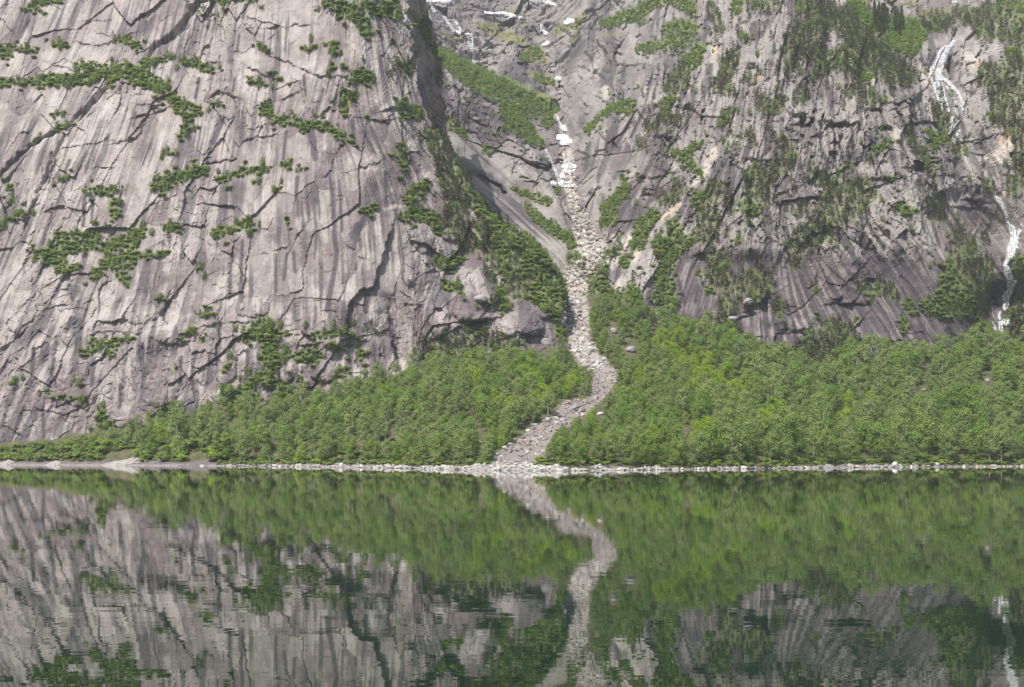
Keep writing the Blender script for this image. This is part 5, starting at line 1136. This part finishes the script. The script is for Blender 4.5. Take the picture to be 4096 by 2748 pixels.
whaleback(736, 758, 1854, 818, 3, S_WHITE, 'small pointed white stone in front of the dark shelf', .7, 8)
whaleback(794, 820, 1855, 817, 3, S_WHITE, 'white stone right of the pointed one by the dark shelf', .4, 9)

# driftwood, dead trunks, bare shrub
def log(name, pts, r0, r1, material, lab, cat, stubs=3):
    pts = np.array(pts, float); c0 = pts[0].copy(); parts = [tube(pts-c0, np.linspace(r0, r1, len(pts)), 6)]
    o = link(name, quads(name, *parts[0], [material], smooth=True), None, c0)
    for i in range(stubs):
        a = pts[0]+(pts[-1]-pts[0])*(.35+.18*i)-c0; d = np.array([random.uniform(-.8, .8), random.uniform(-.5, .2), random.uniform(.4, 1.2)])*r0*7
        v, q_ = tube([a, a+d*.5, a+d], [r0*.4, r0*.3, r0*.1], 4); link('branch', quads('branch', v, q_, [material], smooth=True), o)
    tag(o, lab, cat)
a = fan_hit(2945, 1853); bb = unproj(2984, 1877.5, float(shore_y(np.array([(2984-CX)*640/F]))[0])-1.2); log('fallen_log', [a+np.array([0, 0, .9]), .5*(a+bb)+np.array([0, 0, .4]), bb], .28, .14, B_GREY, 'bleached fallen trunk slanting from the bank into the water', 'log')
a = fan_hit(3650, 1859); bb = unproj(3676, 1868, a[1]-4); bb[2] = .15; log('fallen_log', [a+np.array([0, 0, .7]), .5*(a+bb)+np.array([0, 0, .3]), bb], .24, .12, B_GREY, 'pale driftwood log on the shore between the two pale boulders', 'log')
a = fan_hit(2067, 1552); log('dead_tree', [a, a+np.array([.1, 0, 4]), a+np.array([.15, .1, 8.5])], .24, .06, B_RUST, 'rust-brown dead trunk standing in the wood left of the stream', 'dead tree', 4)
a = fan_hit(1082, 1852); log('dead_tree', [a, a+np.array([-.5, 0, 2.2]), a+np.array([-1.6, .1, 4.6])], .16, .05, B_GREY, 'forked bare white stem at the edge of the stony beach', 'dead tree', 3)
for px_, py_, key, h, lab in ((3962, 1853, 'tall0', 1.25, 'birch with a straight white trunk near the right end of the shore'), (3998, 1854, 'tall1', 1.3, 'forked white-trunked birch rightmost on the shore'), (4026, 1852, 'tall1', 1.1, 'thin birch right of the forked white-trunked one'), (3787, 1851, 'pine1', 1.3, 'slender pine with bare trunk right of the lone shore boulder'), (3830, 1850, 'pine2', 1.2, 'pine with layered branches behind the grassy strip'), (880, 1838, 'pine3', 1.75, 'big dark pine at the shore where the slabs end'), (906, 1840, 'pine0', 1.45, 'dark pine beside the biggest shore pine'), (2262, 1852, 'alder0', .95, 'broad leafy tree at the right bank of the stream mouth'), (2440, 1850, 'birch2', 1.2, 'tall grey-green birch right of the stream mouth trees')):
    p = fan_hit(px_, py_); r = individual(('pine_tree' if key.startswith('pine') else 'birch_tree', key, p[0], p[1]+1.5, float(fan_z(p[0], p[1]+1.5))-.1, h, random.uniform(0, 6), 0, 'fan', px_, py_)); r['label'] = lab; del r['group']
rg = np.random.default_rng(5); tw = []
for i in range(150):
    bs = np.array([rg.normal()*2.2, rg.normal()*1.2, 0]); d = np.array([rg.normal()*.5, rg.normal()*.4, 1]); d /= np.linalg.norm(d); L_ = 2.5+2.8*rg.random()
    tw.append(tube([bs, bs+d*L_*.5, bs+d*L_+rg.normal(size=3)*.4], [.06, .045, .015], 3))
p = fan_hit(642, 1820); o = link('bare_shrub', quads('bare_shrub', *merge(tw), [bark_material('bare_twigs', (.20, .165, .17), (.29, .25, .25))]), None, p); tag(o, 'leafless purple-grey shrub above the dark shore shelf', 'shrub')

# ------------------------------------------------------------------ air
m_h = bpy.data.materials.new('valley_air'); m_h.use_nodes = True; nt = m_h.node_tree; nt.nodes.remove(nt.nodes['Principled BSDF'])
pv = nt.nodes.new('ShaderNodeVolumePrincipled'); pv.inputs['Color'].default_value = (.88, .93, 1, 1); pv.inputs['Density'].default_value = .000085; pv.inputs['Anisotropy'].default_value = .2
nt.links.new(pv.outputs[0], nt.nodes['Material Output'].inputs['Volume'])
hb = [(-1700, 1700), (-400, 3700), (-10, max(float(s_['P'][:, 2].max()) for s_ in SURF)+15)]
V = [(x, y, z) for x in hb[0] for y in hb[1] for z in hb[2]]
me = quads('haze', V, [(0, 1, 3, 2), (4, 6, 7, 5), (0, 4, 5, 1), (2, 3, 7, 6), (0, 2, 6, 4), (1, 5, 7, 3)], [m_h])
tag(link('haze', me), 'thin pale summer haze filling the valley', 'haze', kind='stuff')
